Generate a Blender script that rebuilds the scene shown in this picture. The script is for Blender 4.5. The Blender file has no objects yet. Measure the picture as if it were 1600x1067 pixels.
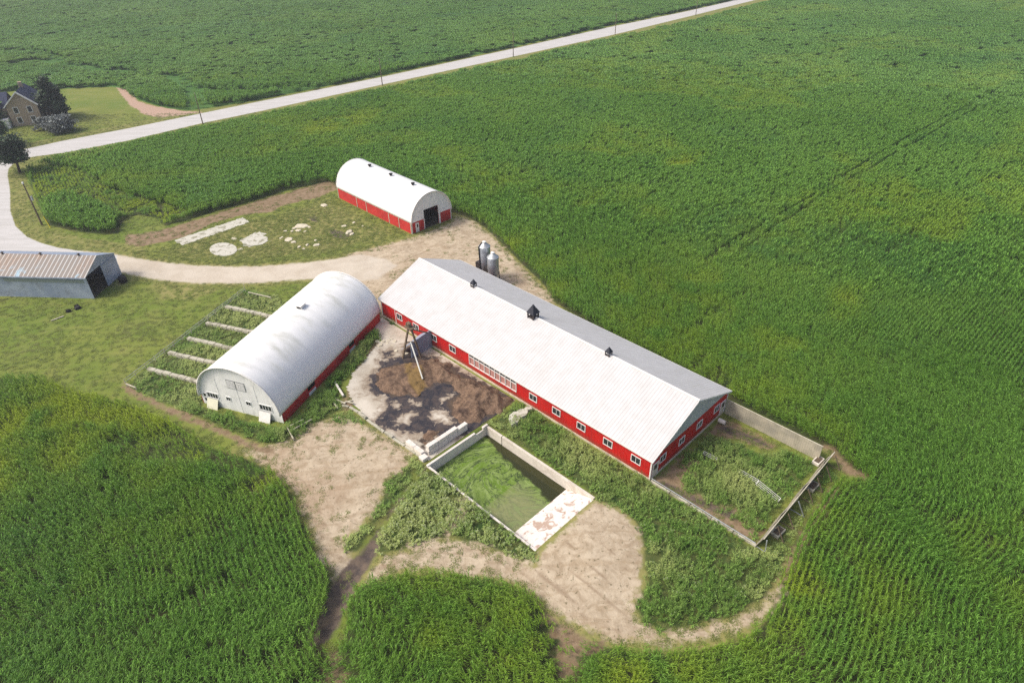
import bpy, math, random
import numpy as np
from mathutils import Matrix, Vector
R = math.radians
rng = np.random.default_rng(7)
random.seed(7)
scene = bpy.context.scene
COL = scene.collection

# ---------------------------------------------------------------- camera
FPX, PITCH, ROLL, CAMH = 1038.8, 0.6101, -0.0165, 60.0      # focal length in pixels of a 1600 px wide picture
Fv = np.array([0, math.cos(PITCH), -math.sin(PITCH)])
Rv0 = np.array([1.0, 0, 0]); Uv0 = np.cross(Rv0, Fv)
Rv = math.cos(ROLL) * Rv0 + math.sin(ROLL) * Uv0
Uv = -math.sin(ROLL) * Rv0 + math.cos(ROLL) * Uv0
cd = bpy.data.cameras.new('camera'); cam = bpy.data.objects.new('camera', cd); COL.objects.link(cam)
cd.sensor_width = 36; cd.sensor_fit = 'HORIZONTAL'; cd.lens = 36 * FPX / 1600
cd.clip_start = 1; cd.clip_end = 6000
cam.matrix_world = Matrix(((Rv[0], Uv[0], -Fv[0], 0), (Rv[1], Uv[1], -Fv[1], 0), (Rv[2], Uv[2], -Fv[2], CAMH), (0, 0, 0, 1)))
scene.camera = cam

# ---------------------------------------------------------------- light
SUN_AZ = R(-99)      # compass angle from +Y, negative = to the left
SUN_EL = R(50)
w = bpy.data.worlds.new('World'); scene.world = w; w.use_nodes = True
nt = w.node_tree; nt.nodes.clear()
sky = nt.nodes.new('ShaderNodeTexSky'); sky.sky_type = 'NISHITA'; sky.sun_disc = False
sky.sun_elevation = SUN_EL; sky.sun_rotation = SUN_AZ; sky.air_density = .75; sky.dust_density = 6.0; sky.ozone_density = 1.0
bg = nt.nodes.new('ShaderNodeBackground'); bg.inputs['Strength'].default_value = 0.15
wo = nt.nodes.new('ShaderNodeOutputWorld')
nt.links.new(sky.outputs[0], bg.inputs[0]); nt.links.new(bg.outputs[0], wo.inputs[0])
sd = bpy.data.lights.new('sun', 'SUN'); sd.energy = 1.5; sd.angle = R(10); sd.color = (1, .95, .87)
sun = bpy.data.objects.new('sun', sd); COL.objects.link(sun)
to_sun = Vector((math.sin(SUN_AZ) * math.cos(SUN_EL), math.cos(SUN_AZ) * math.cos(SUN_EL), math.sin(SUN_EL)))
sun.rotation_euler = to_sun.to_track_quat('Z', 'Y').to_euler(); sun.location = (0, 80, 120)
scene.view_settings.view_transform = 'Standard'; scene.view_settings.look = 'None'
scene.view_settings.exposure = 0.38; scene.view_settings.gamma = 1
scene.cycles.max_bounces = 5; scene.cycles.diffuse_bounces = 2; scene.cycles.glossy_bounces = 2
scene.cycles.transmission_bounces = 3; scene.cycles.transparent_max_bounces = 4; scene.cycles.volume_bounces = 0
scene.cycles.use_denoising = False
scene.cycles.use_adaptive_sampling = False; scene.cycles.use_light_tree = False

# ---------------------------------------------------------------- survey helpers: where things stand on the ground
def G(px, py, z=0.0):
    d = Fv + ((px - 800) / FPX) * Rv - ((py - 533.5) / FPX) * Uv
    t = (z - CAMH) / d[2]
    return np.array([d[0] * t, d[1] * t])
def GP(pts, z=0.0):
    return np.array([G(p[0], p[1], p[2] if len(p) > 2 else z) for p in pts])
def proj(P):
    d = P - np.array([0, 0, CAMH]); zz = d @ Fv
    return np.stack([800 + FPX * (d @ Rv) / zz, 533.5 - FPX * (d @ Uv) / zz], -1)
BO = np.array([-21.913, 93.788]); BYAW = -0.7846          # frame of the long barn: x along it, y away from the yard
BX = np.array([math.cos(BYAW), math.sin(BYAW)]); BY = np.array([-BX[1], BX[0]])
def FL(a, b): return BO + BX * a + BY * b
def FLP(pts): return np.array([FL(*p) for p in pts])
def to_farm(P): d = P - BO; return np.stack([d @ BX, d @ BY], -1)

def sdf(P, poly):                                          # signed distance, positive inside
    P = np.asarray(P, float); poly = np.asarray(poly, float)
    out = np.empty(len(P))
    for s in range(0, len(P), 60000):
        p = P[s:s + 60000]; d2 = np.full(len(p), 1e18); ins = np.zeros(len(p), bool)
        for i in range(len(poly)):
            a = poly[i]; b = poly[(i + 1) % len(poly)]; e = b - a; q = p - a
            t = np.clip((q @ e) / max(e @ e, 1e-9), 0, 1)
            r = q - t[:, None] * e; d2 = np.minimum(d2, (r * r).sum(1))
            c = ((a[1] > p[:, 1]) != (b[1] > p[:, 1]))
            with np.errstate(divide='ignore', invalid='ignore'):
                xc = a[0] + (p[:, 1] - a[1]) * e[0] / (e[1] if e[1] else 1e-12)
            ins ^= c & (p[:, 0] < xc)
        out[s:s + 60000] = np.where(ins, 1, -1) * np.sqrt(d2)
    return out
def dline(P, line):                                        # distance to a polyline
    d2 = np.full(len(P), 1e18)
    for a, b in zip(line[:-1], line[1:]):
        e = b - a; q = P - a; t = np.clip((q @ e) / max(e @ e, 1e-9), 0, 1)
        r = q - t[:, None] * e; d2 = np.minimum(d2, (r * r).sum(1))
    return np.sqrt(d2)
_tab = rng.random((256, 256))
def vnoise(x, y, seed=0):
    x = x + seed * 17.3; y = y + seed * 9.1
    xi = np.floor(x).astype(int); yi = np.floor(y).astype(int); fx = x - xi; fy = y - yi
    fx = fx * fx * (3 - 2 * fx); fy = fy * fy * (3 - 2 * fy)
    g = lambda a, b: _tab[a & 255, b & 255]
    return (g(xi, yi) * (1 - fx) + g(xi + 1, yi) * fx) * (1 - fy) + (g(xi, yi + 1) * (1 - fx) + g(xi + 1, yi + 1) * fx) * fy
def fbm(x, y, seed=0, o=4):
    r = 0; a = .5; t = 0
    for i in range(o):
        r = r + a * vnoise(x, y, seed + i * 3); t += a; x = x * 2.03; y = y * 2.03; a *= .5
    return r / t

# ---------------------------------------------------------------- material helpers
def srgb(r, g, b):
    f = lambda c: (c / 255 / 12.92) if c / 255 <= .04045 else ((c / 255 + .055) / 1.055) ** 2.4
    return (f(r), f(g), f(b), 1)
class NT:
    def __init__(s, name):
        s.m = bpy.data.materials.new(name); s.m.use_nodes = True; s.t = s.m.node_tree; s.t.nodes.clear()
        s.out = s.t.nodes.new('ShaderNodeOutputMaterial')
    def n(s, typ, **k):
        x = s.t.nodes.new(typ)
        for a, b in k.items(): setattr(x, a, b)
        return x
    def set(s, sock, v):
        if isinstance(v, bpy.types.NodeSocket): s.t.links.new(v, sock)
        elif isinstance(v, (int, float)) and hasattr(sock.default_value, '__len__'): sock.default_value = (v, v, v, 1)[:len(sock.default_value)]
        else: sock.default_value = v
    def math(s, op, a, b=0.0, c=0.0, clamp=False):
        x = s.n('ShaderNodeMath', operation=op, use_clamp=clamp)
        for i, v in enumerate((a, b, c)): s.set(x.inputs[i], v)
        return x.outputs[0]
    def mix(s, f, a, b, mode='MIX'):
        x = s.n('ShaderNodeMix', data_type='RGBA', blend_type=mode)
        s.set(x.inputs[0], f); s.set(x.inputs[6], a); s.set(x.inputs[7], b); return x.outputs[2]
    def step(s, v, lo, hi, a=0.0, b=1.0):
        x = s.n('ShaderNodeMapRange', interpolation_type='SMOOTHSTEP')
        s.set(x.inputs[0], v); s.set(x.inputs[1], lo); s.set(x.inputs[2], hi); s.set(x.inputs[3], a); s.set(x.inputs[4], b); return x.outputs[0]
    def pos(s, obj=False, scale=(1, 1, 1), rz=0.0):
        if obj: v = s.n('ShaderNodeTexCoord').outputs['Object']
        else: v = s.n('ShaderNodeNewGeometry').outputs['Position']
        m = s.n('ShaderNodeMapping'); m.inputs['Scale'].default_value = scale; m.inputs['Rotation'].default_value = (0, 0, rz)
        s.t.links.new(v, m.inputs[0]); return m.outputs[0]
    def noise(s, vec, scale, detail=3.0, rough=.55, dist=0.0):
        x = s.n('ShaderNodeTexNoise'); s.set(x.inputs['Vector'], vec); x.inputs['Scale'].default_value = scale
        x.inputs['Detail'].default_value = detail; x.inputs['Roughness'].default_value = rough; x.inputs['Distortion'].default_value = dist
        return x.outputs[0]
    def attr(s, name, typ='GEOMETRY'):
        x = s.n('ShaderNodeAttribute', attribute_type=typ, attribute_name=name); return x.outputs['Fac']
    def bsdf(s, color, rough=.8, metal=0.0, bump=None, bstr=.3, bdist=.05, spec=.3):
        x = s.n('ShaderNodeBsdfPrincipled'); s.set(x.inputs['Base Color'], color); s.set(x.inputs['Roughness'], rough)
        s.set(x.inputs['Metallic'], metal); s.set(x.inputs['Specular IOR Level'], spec)
        if bump is not None:
            b = s.n('ShaderNodeBump'); b.inputs['Strength'].default_value = bstr; b.inputs['Distance'].default_value = bdist
            s.set(b.inputs['Height'], bump); s.t.links.new(b.outputs[0], x.inputs['Normal'])
        s.b = x; return x.outputs[0]
    def done(s, sh): s.t.links.new(sh, s.out.inputs['Surface']); return s.m

def simple(name, col, rough=.7, metal=0.0, var=.12, nscale=1.5, dirt=None, dirtamt=.3, bstr=.15, spec=.3):
    t = NT(name); p = t.pos(True)
    n1 = t.noise(p, nscale, 4); n2 = t.noise(p, nscale * 7, 3)
    c = t.mix(t.step(n1, .3, .7), tuple(x * (1 - var) for x in col[:3]) + (1,), tuple(min(1, x * (1 + var)) for x in col[:3]) + (1,))
    if dirt: c = t.mix(t.math('MULTIPLY', t.step(t.noise(p, nscale * .8, 5, .65), .5, .75), dirtamt), c, dirt)
    return t.done(t.bsdf(c, rough, metal, n2, bstr, .02, spec))

def panel(name, col, col2=None, pitch=.3, axis='x', rough=.5, metal=0.0, amt=.5, dirt=None, dirtamt=.0, spec=.4, nscale=.6, depth=.03, streak=False, splash=None):
    """ribbed sheet: thin ribs every PITCH metres along the local AXIS"""
    t = NT(name); p = t.pos(True); sx = t.n('ShaderNodeSeparateXYZ'); t.t.links.new(p, sx.inputs[0])
    ax = sx.outputs['xyz'.index(axis)]
    fr = t.math('FRACT', t.math('DIVIDE', ax, pitch)); tri = t.math('ABSOLUTE', t.math('SUBTRACT', fr, .5))
    rib = t.step(tri, .36, .47)
    n1 = t.noise(p, nscale, 4)
    c2 = col2 or tuple(x * .85 for x in col[:3]) + (1,)
    c = t.mix(t.step(n1, .35, .68), col, c2)
    if dirt: c = t.mix(t.math('MULTIPLY', t.step(t.noise(t.pos(True, (1.6, .14, .14)) if streak else p, nscale * 1.7, 6, .7), .46, .72), dirtamt), c, dirt)
    if streak: c = t.mix(t.math('MULTIPLY', rib, .16), c, dirt)  # ribs darkened in the colour, for seams and the shadow along them
    if splash:
        z = t.math('ADD', sx.outputs[2], t.math('MULTIPLY', t.math('SUBTRACT', t.noise(p, 2.2, 4), .5), .9)); c = t.mix(t.step(z, 1.15, .3, 0.0, .75), c, splash)
    sh = t.bsdf(c, rough, metal, rib, amt, depth, spec)
    return t.done(sh)

M = {}
M['white_roof'] = panel('white_ribbed_steel_roof', srgb(198, 198, 198), srgb(191, 191, 190), .46, 'x', .55, dirt=srgb(176, 172, 164), dirtamt=.3, amt=.8, streak=True)
M['red'] = panel('red_ribbed_steel', srgb(196, 26, 22), srgb(174, 24, 22), .46, 'x', .55, amt=.8, splash=srgb(132, 74, 56), dirt=srgb(120, 30, 26), dirtamt=.25)
M['redy'] = panel('red_ribbed_steel_end', srgb(196, 26, 22), srgb(174, 24, 22), .46, 'y', .55, amt=.8, splash=srgb(132, 74, 56), dirt=srgb(120, 30, 26), dirtamt=.25)
M['red_old'] = panel('red_plywood_siding', srgb(196, 52, 46), srgb(176, 44, 40), 1.2, 'x', .7, amt=.3, dirt=srgb(130, 60, 50), dirtamt=.35)
M['grey_gable'] = panel('grey_steel_gable', srgb(190, 194, 192), srgb(176, 181, 180), .23, 'y', .55, amt=.4)
M['white'] = simple('white_painted_trim', srgb(232, 230, 224), .6, var=.04, dirt=srgb(170, 160, 145), dirtamt=.3)
M['glass'] = simple('dark_window_glass', (.03, .035, .04, 1), .12, var=.2, spec=.6, bstr=.0)
M['curtain'] = simple('pink_grey_curtain_mesh', srgb(176, 128, 118), .8, var=.15, nscale=2.5)
M['foundation'] = simple('pale_concrete_footing', srgb(205, 192, 170), .9, var=.12, dirt=srgb(120, 105, 85), dirtamt=.5)
M['black_shingle'] = simple('black_cupola_roof', srgb(48, 50, 58), .7, var=.2, nscale=6)
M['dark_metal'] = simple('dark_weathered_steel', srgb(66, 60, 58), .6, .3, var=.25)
M['galv'] = panel('galvanised_bin_steel', srgb(188, 194, 200), srgb(160, 166, 172), .1, 'z', .35, .65, amt=.35, dirt=srgb(110, 92, 86), dirtamt=.45, depth=.02)
M['galv_plain'] = simple('galvanised_pipe', srgb(180, 184, 186), .45, .5, var=.15, dirt=srgb(120, 110, 100), dirtamt=.4)
M['steel_blue'] = panel('weathered_blue_grey_steel', srgb(166, 178, 196), srgb(142, 156, 178), .3, 'x', .5, .1, amt=.5, dirt=srgb(92, 98, 104), dirtamt=.5, nscale=.35)
M['steel_blue_y'] = panel('weathered_blue_grey_steel_end', srgb(160, 172, 190), srgb(140, 154, 174), .3, 'y', .5, .1, amt=.5, dirt=srgb(92, 98, 104), dirtamt=.4, nscale=.35)
M['wood'] = panel('weathered_grey_boards', srgb(178, 170, 150), srgb(150, 145, 130), .28, 'x', .85, amt=.4, dirt=srgb(124, 122, 98), dirtamt=.45, nscale=.5, depth=.06)
M['oldwood'] = simple('old_brown_timber', srgb(112, 98, 80), .85, var=.25, nscale=3)
M['pale_wood'] = simple('pale_weathered_rail', srgb(184, 178, 158), .8, var=.2, nscale=2)
M['yellow'] = simple('yellow_plastic_guard', srgb(232, 208, 40), .5, var=.1)
M['black'] = simple('black_rubber', srgb(30, 28, 30), .6, var=.3)
M['brick'] = simple('tan_brick', srgb(170, 152, 130), .9, var=.1, nscale=4)
M['navy_roof'] = simple('slate_blue_shingle', srgb(52, 60, 84), .8, var=.15)
M['bark'] = simple('grey_brown_bark', srgb(78, 66, 54), .95, var=.3, nscale=6)
M['door'] = simple('cream_door_paint', srgb(214, 206, 186), .6, var=.06, dirt=srgb(140, 120, 96), dirtamt=.4)
M['dark_inside'] = simple('dark_earth_floor', srgb(92, 80, 66), .95, var=.3)
M['rubble'] = simple('pale_broken_concrete', srgb(200, 192, 170), .9, var=.15, nscale=3)
M['white_tube'] = simple('white_gate_tube', srgb(196, 198, 190), .5, var=.1)

def m_rust():
    t = NT('rusted_ribbed_roof_sheet'); p = t.pos(True); sx = t.n('ShaderNodeSeparateXYZ'); t.t.links.new(p, sx.inputs[0])
    fr = t.math('FRACT', t.math('DIVIDE', sx.outputs[0], .8)); tri = t.math('ABSOLUTE', t.math('SUBTRACT', fr, .5))
    rib = t.step(tri, .3, .48)
    st = t.noise(t.pos(True, (3.2, .35, 1)), 1.0, 5, .6); big = t.noise(p, .16, 3, .5)
    amt = t.math('ADD', t.math('MULTIPLY', st, .65), t.math('MULTIPLY', big, .75))
    y = t.step(sx.outputs[1], .2, 2.2)
    rust = t.math('MULTIPLY', t.step(amt, .62, .84), t.math('ADD', .25, t.math('MULTIPLY', y, .75)))
    c = t.mix(t.math('MULTIPLY', rib, .8), srgb(128, 122, 116), srgb(200, 202, 200))
    c2 = t.mix(t.noise(p, 1.4, 3), srgb(128, 98, 84), srgb(140, 128, 110))
    c = t.mix(t.math('MULTIPLY', rust, .85), c, t.mix(rib, c2, srgb(186, 170, 156)))
    c = t.mix(t.math('MULTIPLY', t.step(t.noise(p, .45, 2), .56, .66), t.step(sx.outputs[1], 2.4, .4)), c, srgb(150, 176, 190))
    return t.done(t.bsdf(c, .6, .15, rib, .7, .05))
M['rust_roof'] = m_rust()

def m_fabric(name, dirt):
    t = NT(name); p = t.pos(True); sx = t.n('ShaderNodeSeparateXYZ'); t.t.links.new(p, sx.inputs[0])
    top = t.step(sx.outputs[2], 4.2, 7.2)
    n = t.noise(t.pos(True, (.35, .12, .12)), 1.6, 5, .65); n2 = t.noise(t.pos(True, (1, .12, .12)), 1.2, 4, .6)
    f = t.math('MULTIPLY', t.math('MULTIPLY', t.step(n, .42, .75), top), dirt)
    c = t.mix(t.math('MULTIPLY', t.step(n2, .4, .7), .25 * (.2 + dirt)), srgb(238, 239, 236), srgb(224, 226, 222))
    c = t.mix(f, c, srgb(172, 174, 154))
    wr = t.noise(t.pos(True, (.8, .15, .15)), 1.5, 2)
    sh = t.bsdf(c, .45, 0, wr, .06, .12, .35)
    return t.done(sh)
M['fabric'] = m_fabric('white_hoop_cover_fabric', .55); M['fabric_clean'] = m_fabric('clean_white_hoop_fabric', .12)
M['hoop_end'] = panel('white_plywood_end', srgb(242, 242, 238), srgb(232, 233, 230), 1.22, 'y', .7, amt=.2, dirt=srgb(150, 152, 146), dirtamt=.35)

def m_conc(name, base, dark, amt, stain=None, lo=.48, hi=.62, sc=.5):
    t = NT(name); p = t.pos(); n = t.noise(p, sc, 6, .62, .6); n2 = t.noise(p, 3.5, 4, .6)
    c = t.mix(t.step(n2, .3, .7), base, tuple(x * .86 for x in base[:3]) + (1,))
    c = t.mix(t.math('MULTIPLY', t.step(n, lo, hi), amt), c, dark)
    if stain: c = t.mix(t.math('MULTIPLY', t.step(t.noise(p, .22, 5, .6, 1.0), .54, .6), .9), c, stain)
    return t.done(t.bsdf(c, .9, 0, n2, .3, .03))
M['conc'] = m_conc('pale_cast_concrete', srgb(214, 206, 192), srgb(172, 160, 144), .4)
M['conc_block'] = m_conc('white_concrete_block', srgb(226, 220, 210), srgb(178, 166, 150), .35)
M['conc_old'] = m_conc('weathered_concrete_kerb', srgb(188, 184, 166), srgb(120, 118, 96), .7, sc=1.1)
M['ramp'] = m_conc('peeling_white_ramp', srgb(226, 220, 212), srgb(164, 138, 118), .85, lo=.5, hi=.6, sc=.95)
M['pad'] = m_conc('pale_weathered_pad', srgb(200, 198, 184), srgb(128, 126, 100), .85, lo=.5, hi=.62, sc=.9)

def m_ground():
    t = NT('farm_ground'); p = t.pos()
    nb = t.noise(p, .045, 4, .55); nm = t.noise(p, .28, 5, .6, .4); nf = t.noise(p, 2.3, 4, .65); ne = t.noise(p, .9, 5, .65)
    nn = t.math('SUBTRACT', ne, .5); nl = t.math('SUBTRACT', nm, .5)
    # lawn
    c = t.mix(t.step(nb, .36, .64), srgb(104, 122, 48), srgb(126, 132, 62))
    c = t.mix(t.math('MULTIPLY', t.step(nm, .42, .7), .3), c, srgb(138, 140, 74))
    c = t.mix(t.math('MULTIPLY', t.step(nf, .5, .75), .25), c, srgb(66, 92, 34))
    mow = t.noise(t.pos(False, (.06, 1.0, 1), R(-24)), 1.1, 2)
    c = t.mix(t.math('MULTIPLY', t.step(mow, .35, .7), .28), c, srgb(70, 96, 34))
    def layer(c, name, col, wid=.25, amp=1.3, amp2=1.2, bias=0.0, amt=1.0):
        v = t.math('ADD', t.math('ADD', t.attr(name), t.math('MULTIPLY', nn, amp)), t.math('ADD', t.math('MULTIPLY', nl, amp2), bias))
        f = t.step(v, -wid, wid)
        if amt != 1.0: f = t.math('MULTIPLY', f, amt)
        return t.mix(f, c, col)
    # dry grass near tracks
    c = layer(c, 'dry', t.mix(t.step(ne, .35, .65), srgb(150, 140, 92), srgb(108, 116, 56)), .8, 3, 3, 0, .8)
    # weed soil
    c = layer(c, 'weed', t.mix(t.step(ne, .35, .65), srgb(52, 74, 32), srgb(84, 92, 50)), .4)
    # crop soil
    fs = t.mix(t.step(nm, .3, .7), srgb(56, 72, 34), srgb(74, 72, 46))
    far = t.mix(t.step(t.noise(t.pos(False, (.25, 1.2, 1), R(-43)), .12, 4), .35, .7), srgb(62, 100, 40), srgb(84, 122, 58))
    fs = t.mix(t.step(t.attr('far'), 0, 1), fs, far)
    c = layer(c, 'crop', fs, .3, .6, .4)
    # sandy dirt
    dn = t.noise(p, .6, 6, .68, 1.2); dt = t.noise(t.pos(False, (.35, 1.6, 1), R(-18)), .7, 4, .6, .8)
    dirt = t.mix(t.step(dn, .35, .68), srgb(190, 176, 152), srgb(160, 144, 120))
    dirt = t.mix(t.math('MULTIPLY', t.step(dt, .48, .7), .5), dirt, srgb(148, 128, 100))
    dirt = t.mix(t.math('MULTIPLY', t.step(nb, .5, .68), .45), dirt, srgb(154, 128, 102))
    dirt = t.mix(t.math('MULTIPLY', t.step(nf, .58, .68), .75), dirt, srgb(100, 92, 66))
    rut = t.math('MULTIPLY', t.step(t.math('ADD', t.attr('rut'), t.math('MULTIPLY', nn, .25)), -.12, .14), t.step(nm, .3, .62, .15, .6)); dirt = t.mix(rut, dirt, srgb(132, 112, 90))
    c = layer(c, 'dirt', dirt, .45, 3.2, 2.4)
    # brown earth
    br = t.mix(t.step(ne, .3, .68), srgb(150, 130, 106), srgb(118, 100, 76))
    br = t.mix(t.math('MULTIPLY', t.step(nf, .55, .72), .6), br, srgb(104, 108, 58))
    c = layer(c, 'brown', br, .4, 2.4, 2.0)
    # gravel
    gv = t.mix(t.step(nm, .35, .7), srgb(192, 182, 164), srgb(176, 164, 144)); gv = t.mix(t.math('MULTIPLY', nf, .3), gv, srgb(224, 218, 206))
    c = layer(c, 'gravel', gv, .5, 1.6, 1.6)
    rd = t.mix(t.step(t.noise(t.pos(False, (.2, 1.5, 1), R(-42)), .6, 4), .35, .7), srgb(192, 191, 188), srgb(176, 175, 170))
    rd = t.mix(t.math('MULTIPLY', nf, .25), rd, srgb(214, 210, 206))
    c = layer(c, 'road', rd, .15, .35, .2)
    mud = t.mix(t.step(ne, .35, .65), srgb(74, 66, 62), srgb(110, 96, 82))
    fm = t.math('ADD', t.attr('mud'), t.math('ADD', t.math('MULTIPLY', nn, 1.3), t.math('MULTIPLY', nl, .8)))
    fm = t.step(fm, -.3, .3); c = t.mix(fm, c, mud)
    pk = t.mix(t.step(nf, .35, .65), srgb(186, 158, 140), srgb(166, 142, 122)); c = layer(c, 'stubble', pk, .4, 2.5, 2)
    h = t.math('ADD', t.math('MULTIPLY', nf, .6), ne)
    return t.done(t.bsdf(c, t.step(fm, 0, 1, .92, .55), 0, h, .55, .12, .2))
M['ground'] = m_ground()

def m_yard():
    t = NT('stained_concrete_yard'); p = t.pos(); ne = t.noise(p, .9, 6, .62, .5); nf = t.noise(p, 4, 4); nl = t.noise(p, .35, 4)
    c = t.mix(t.step(nl, .35, .65), srgb(200, 193, 178), srgb(176, 167, 150)); c = t.mix(t.math('MULTIPLY', t.step(ne, .58, .72), .5), c, srgb(150, 138, 118))
    a = t.math('ADD', t.math('ADD', t.attr('wet'), .22), t.math('MULTIPLY', t.math('SUBTRACT', ne, .5), 5.0)); a = t.math('ADD', a, t.math('MULTIPLY', t.math('SUBTRACT', nf, .5), .3))
    edge = t.step(a, -1.4, .1); c = t.mix(t.math('MULTIPLY', edge, .75), c, srgb(126, 108, 88))
    wet = t.step(a, -.15, .4)
    liq = t.mix(t.step(ne, .4, .66), srgb(46, 44, 48), srgb(82, 72, 66)); c = t.mix(wet, c, liq)
    b = t.math('ADD', t.attr('sludge'), t.math('MULTIPLY', t.math('SUBTRACT', ne, .5), 2.4)); sl = t.step(b, -.3, .3)
    c = t.mix(sl, c, t.mix(t.step(ne, .35, .65), srgb(94, 78, 62), srgb(66, 56, 48)))
    rough = t.math('SUBTRACT', .85, t.math('MULTIPLY', t.math('MULTIPLY', wet, t.math('SUBTRACT', 1.0, sl)), .5))
    return t.done(t.bsdf(c, rough, 0, nf, .2, .03, .4))
M['yard'] = m_yard()
def m_manure():
    t = NT('straw_manure'); p = t.pos(); n = t.noise(p, 1.6, 6, .7, .8); f = t.noise(p, 9, 4, .7)
    c = t.mix(t.step(n, .35, .65), srgb(84, 68, 56), srgb(124, 102, 84)); c = t.mix(t.math('MULTIPLY', t.step(f, .45, .7), .7), c, srgb(166, 140, 116))
    c = t.mix(t.math('MULTIPLY', t.step(t.noise(p, .5, 3), .52, .68), .7), c, srgb(66, 54, 50))
    c = t.mix(t.attr('gold'), c, t.mix(f, srgb(112, 92, 56), srgb(150, 124, 76)))
    return t.done(t.bsdf(c, .95, 0, f, .8, .12, .15))
M['manure'] = m_manure()
def m_water():
    t = NT('algae_water'); p = t.pos()
    g = G(830, 735, -1.3); s = t.n('ShaderNodeVectorMath', operation='SUBTRACT'); t.t.links.new(p, s.inputs[0]); s.inputs[1].default_value = (g[0] - 2, g[1] + 0, 0)
    # swirl: rotate the coordinates by an angle that depends on the distance from the middle
    ln = t.n('ShaderNodeVectorMath', operation='LENGTH'); t.t.links.new(s.outputs[0], ln.inputs[0])
    vr = t.n('ShaderNodeVectorRotate', rotation_type='Z_AXIS'); t.t.links.new(s.outputs[0], vr.inputs['Vector'])
    t.t.links.new(t.math('MULTIPLY', t.step(ln.outputs['Value'], 8, 0), 1.5), vr.inputs['Angle'])
    q = t.n('ShaderNodeMapping'); q.inputs['Scale'].default_value = (.8, 1.1, 1); t.t.links.new(vr.outputs[0], q.inputs[0])
    n = t.noise(q.outputs[0], .34, 9, .66, 1.6); n2 = t.noise(q.outputs[0], 1.0, 7, .7, 1.8); n3 = t.noise(q.outputs[0], .33, 3, .5, .6)
    c = t.mix(t.step(n, .34, .6), srgb(88, 118, 16), srgb(124, 146, 72))
    c = t.mix(t.math('MULTIPLY', t.step(n2, .5, .66), .6), c, srgb(146, 160, 108))
    c = t.mix(t.math('MULTIPLY', t.step(n3, .5, .62), .55), c, srgb(86, 112, 14))
    ln1 = t.math('ABSOLUTE', t.math('SUBTRACT', n, .5)); ln2 = t.math('ABSOLUTE', t.math('SUBTRACT', n2, .46))
    c = t.mix(t.math('MULTIPLY', t.step(ln1, .03, .006), .85), c, srgb(32, 46, 22))
    c = t.mix(t.math('MULTIPLY', t.math('MULTIPLY', t.step(ln2, .03, .006), t.step(n3, .42, .52)), .6), c, srgb(38, 54, 28))
    ne = t.math('SUBTRACT', t.noise(p, .8, 5, .6), .5)
    pale = t.step(t.math('ADD', t.attr('pale'), t.math('MULTIPLY', ne, 3.5)), -1.6, 1.6)
    c = t.mix(t.math('MULTIPLY', pale, .75), c, t.mix(t.step(n, .35, .6), srgb(140, 136, 100), srgb(118, 128, 84)))
    clear = t.step(t.math('ADD', t.attr('clear'), t.math('MULTIPLY', ne, 1.6)), -.25, .25)
    c = t.mix(t.step(t.noise(p, 7, 3, .6), .62, .7, 0.0, .5), c, srgb(160, 168, 120))
    c = t.mix(clear, c, srgb(50, 52, 24))
    return t.done(t.bsdf(c, t.math('SUBTRACT', .5, t.math('MULTIPLY', clear, .4)), 0, n2, .12, .03, .35))
M['water'] = m_water()

def m_leaf(name, dark, light, lime, scale=.05, transl=.3, rough=.5, spec=.2, flower=None):
    t = NT(name); p = t.pos()
    tint = t.attr('tint', 'INSTANCER')
    nb = t.noise(p, scale, 4, .6); rnd = t.n('ShaderNodeObjectInfo').outputs['Random']
    hgt = t.noise(p, 1.7, 2)
    c = t.mix(t.step(t.math('ADD', nb, t.math('MULTIPLY', t.math('SUBTRACT', hgt, .5), .35)), .36, .66), dark, light)
    blu = t.step(t.noise(p, scale * .9, 3, .6, 1.0), .52, .68, 0, .6 if name.startswith('c') else 0.0); c = t.mix(blu, c, (dark[0] * .7, dark[1] * .88, dark[2] * 2.0, 1))
    lv = t.attr('leafvar'); c = t.mix(t.step(lv, .55, 1.0, 0, .75), c, tuple(min(.6, x * 2.0) for x in light[:3]) + (1,)); c = t.mix(t.step(lv, .5, .0, 0, .4), c, tuple(x * .45 for x in dark[:3]) + (1,))
    c = t.mix(tint, c, lime)
    if flower: c = t.mix(t.attr('flower'), c, flower)
    a = t.bsdf(c, rough, 0, spec=spec)
    tr = t.n('ShaderNodeBsdfTranslucent'); t.set(tr.inputs[0], t.mix(.5, c, lime))
    mx = t.n('ShaderNodeMixShader'); mx.inputs[0].default_value = transl
    t.t.links.new(a, mx.inputs[1]); t.t.links.new(tr.outputs[0], mx.inputs[2])
    return t.done(mx.outputs[0])
M['corn'] = m_leaf('corn_leaf', (.084, .212, .022, 1), (.144, .292, .044, 1), (.34, .44, .03, 1), .03)
M['corn_far'] = m_leaf('crop_canopy', (.084, .206, .030, 1), (.148, .290, .060, 1), (.32, .42, .05, 1), .02, .2)
M['weed'] = m_leaf('weed_leaf', (.100, .215, .030, 1), (.185, .305, .062, 1), (.50, .56, .20, 1), .25, .2, flower=(.38, .42, .26, 1))
M['grass'] = m_leaf('grass_blade', (.135, .185, .036, 1), (.17, .21, .052, 1), (.26, .26, .09, 1), .2, .2)
M['conifer'] = m_leaf('dark_spruce_needles', (.022, .045, .022, 1), (.045, .078, .036, 1), (.07, .11, .04, 1), .4, .05)
M['treeleaf'] = m_leaf('tree_leaf', (.04, .085, .026, 1), (.075, .13, .04, 1), (.08, .12, .04, 1), .3, .15)
M['greybush'] = m_leaf('grey_green_leaf', (.10, .12, .12, 1), (.17, .19, .18, 1), (.2, .2, .18, 1), .3, .15)

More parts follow.
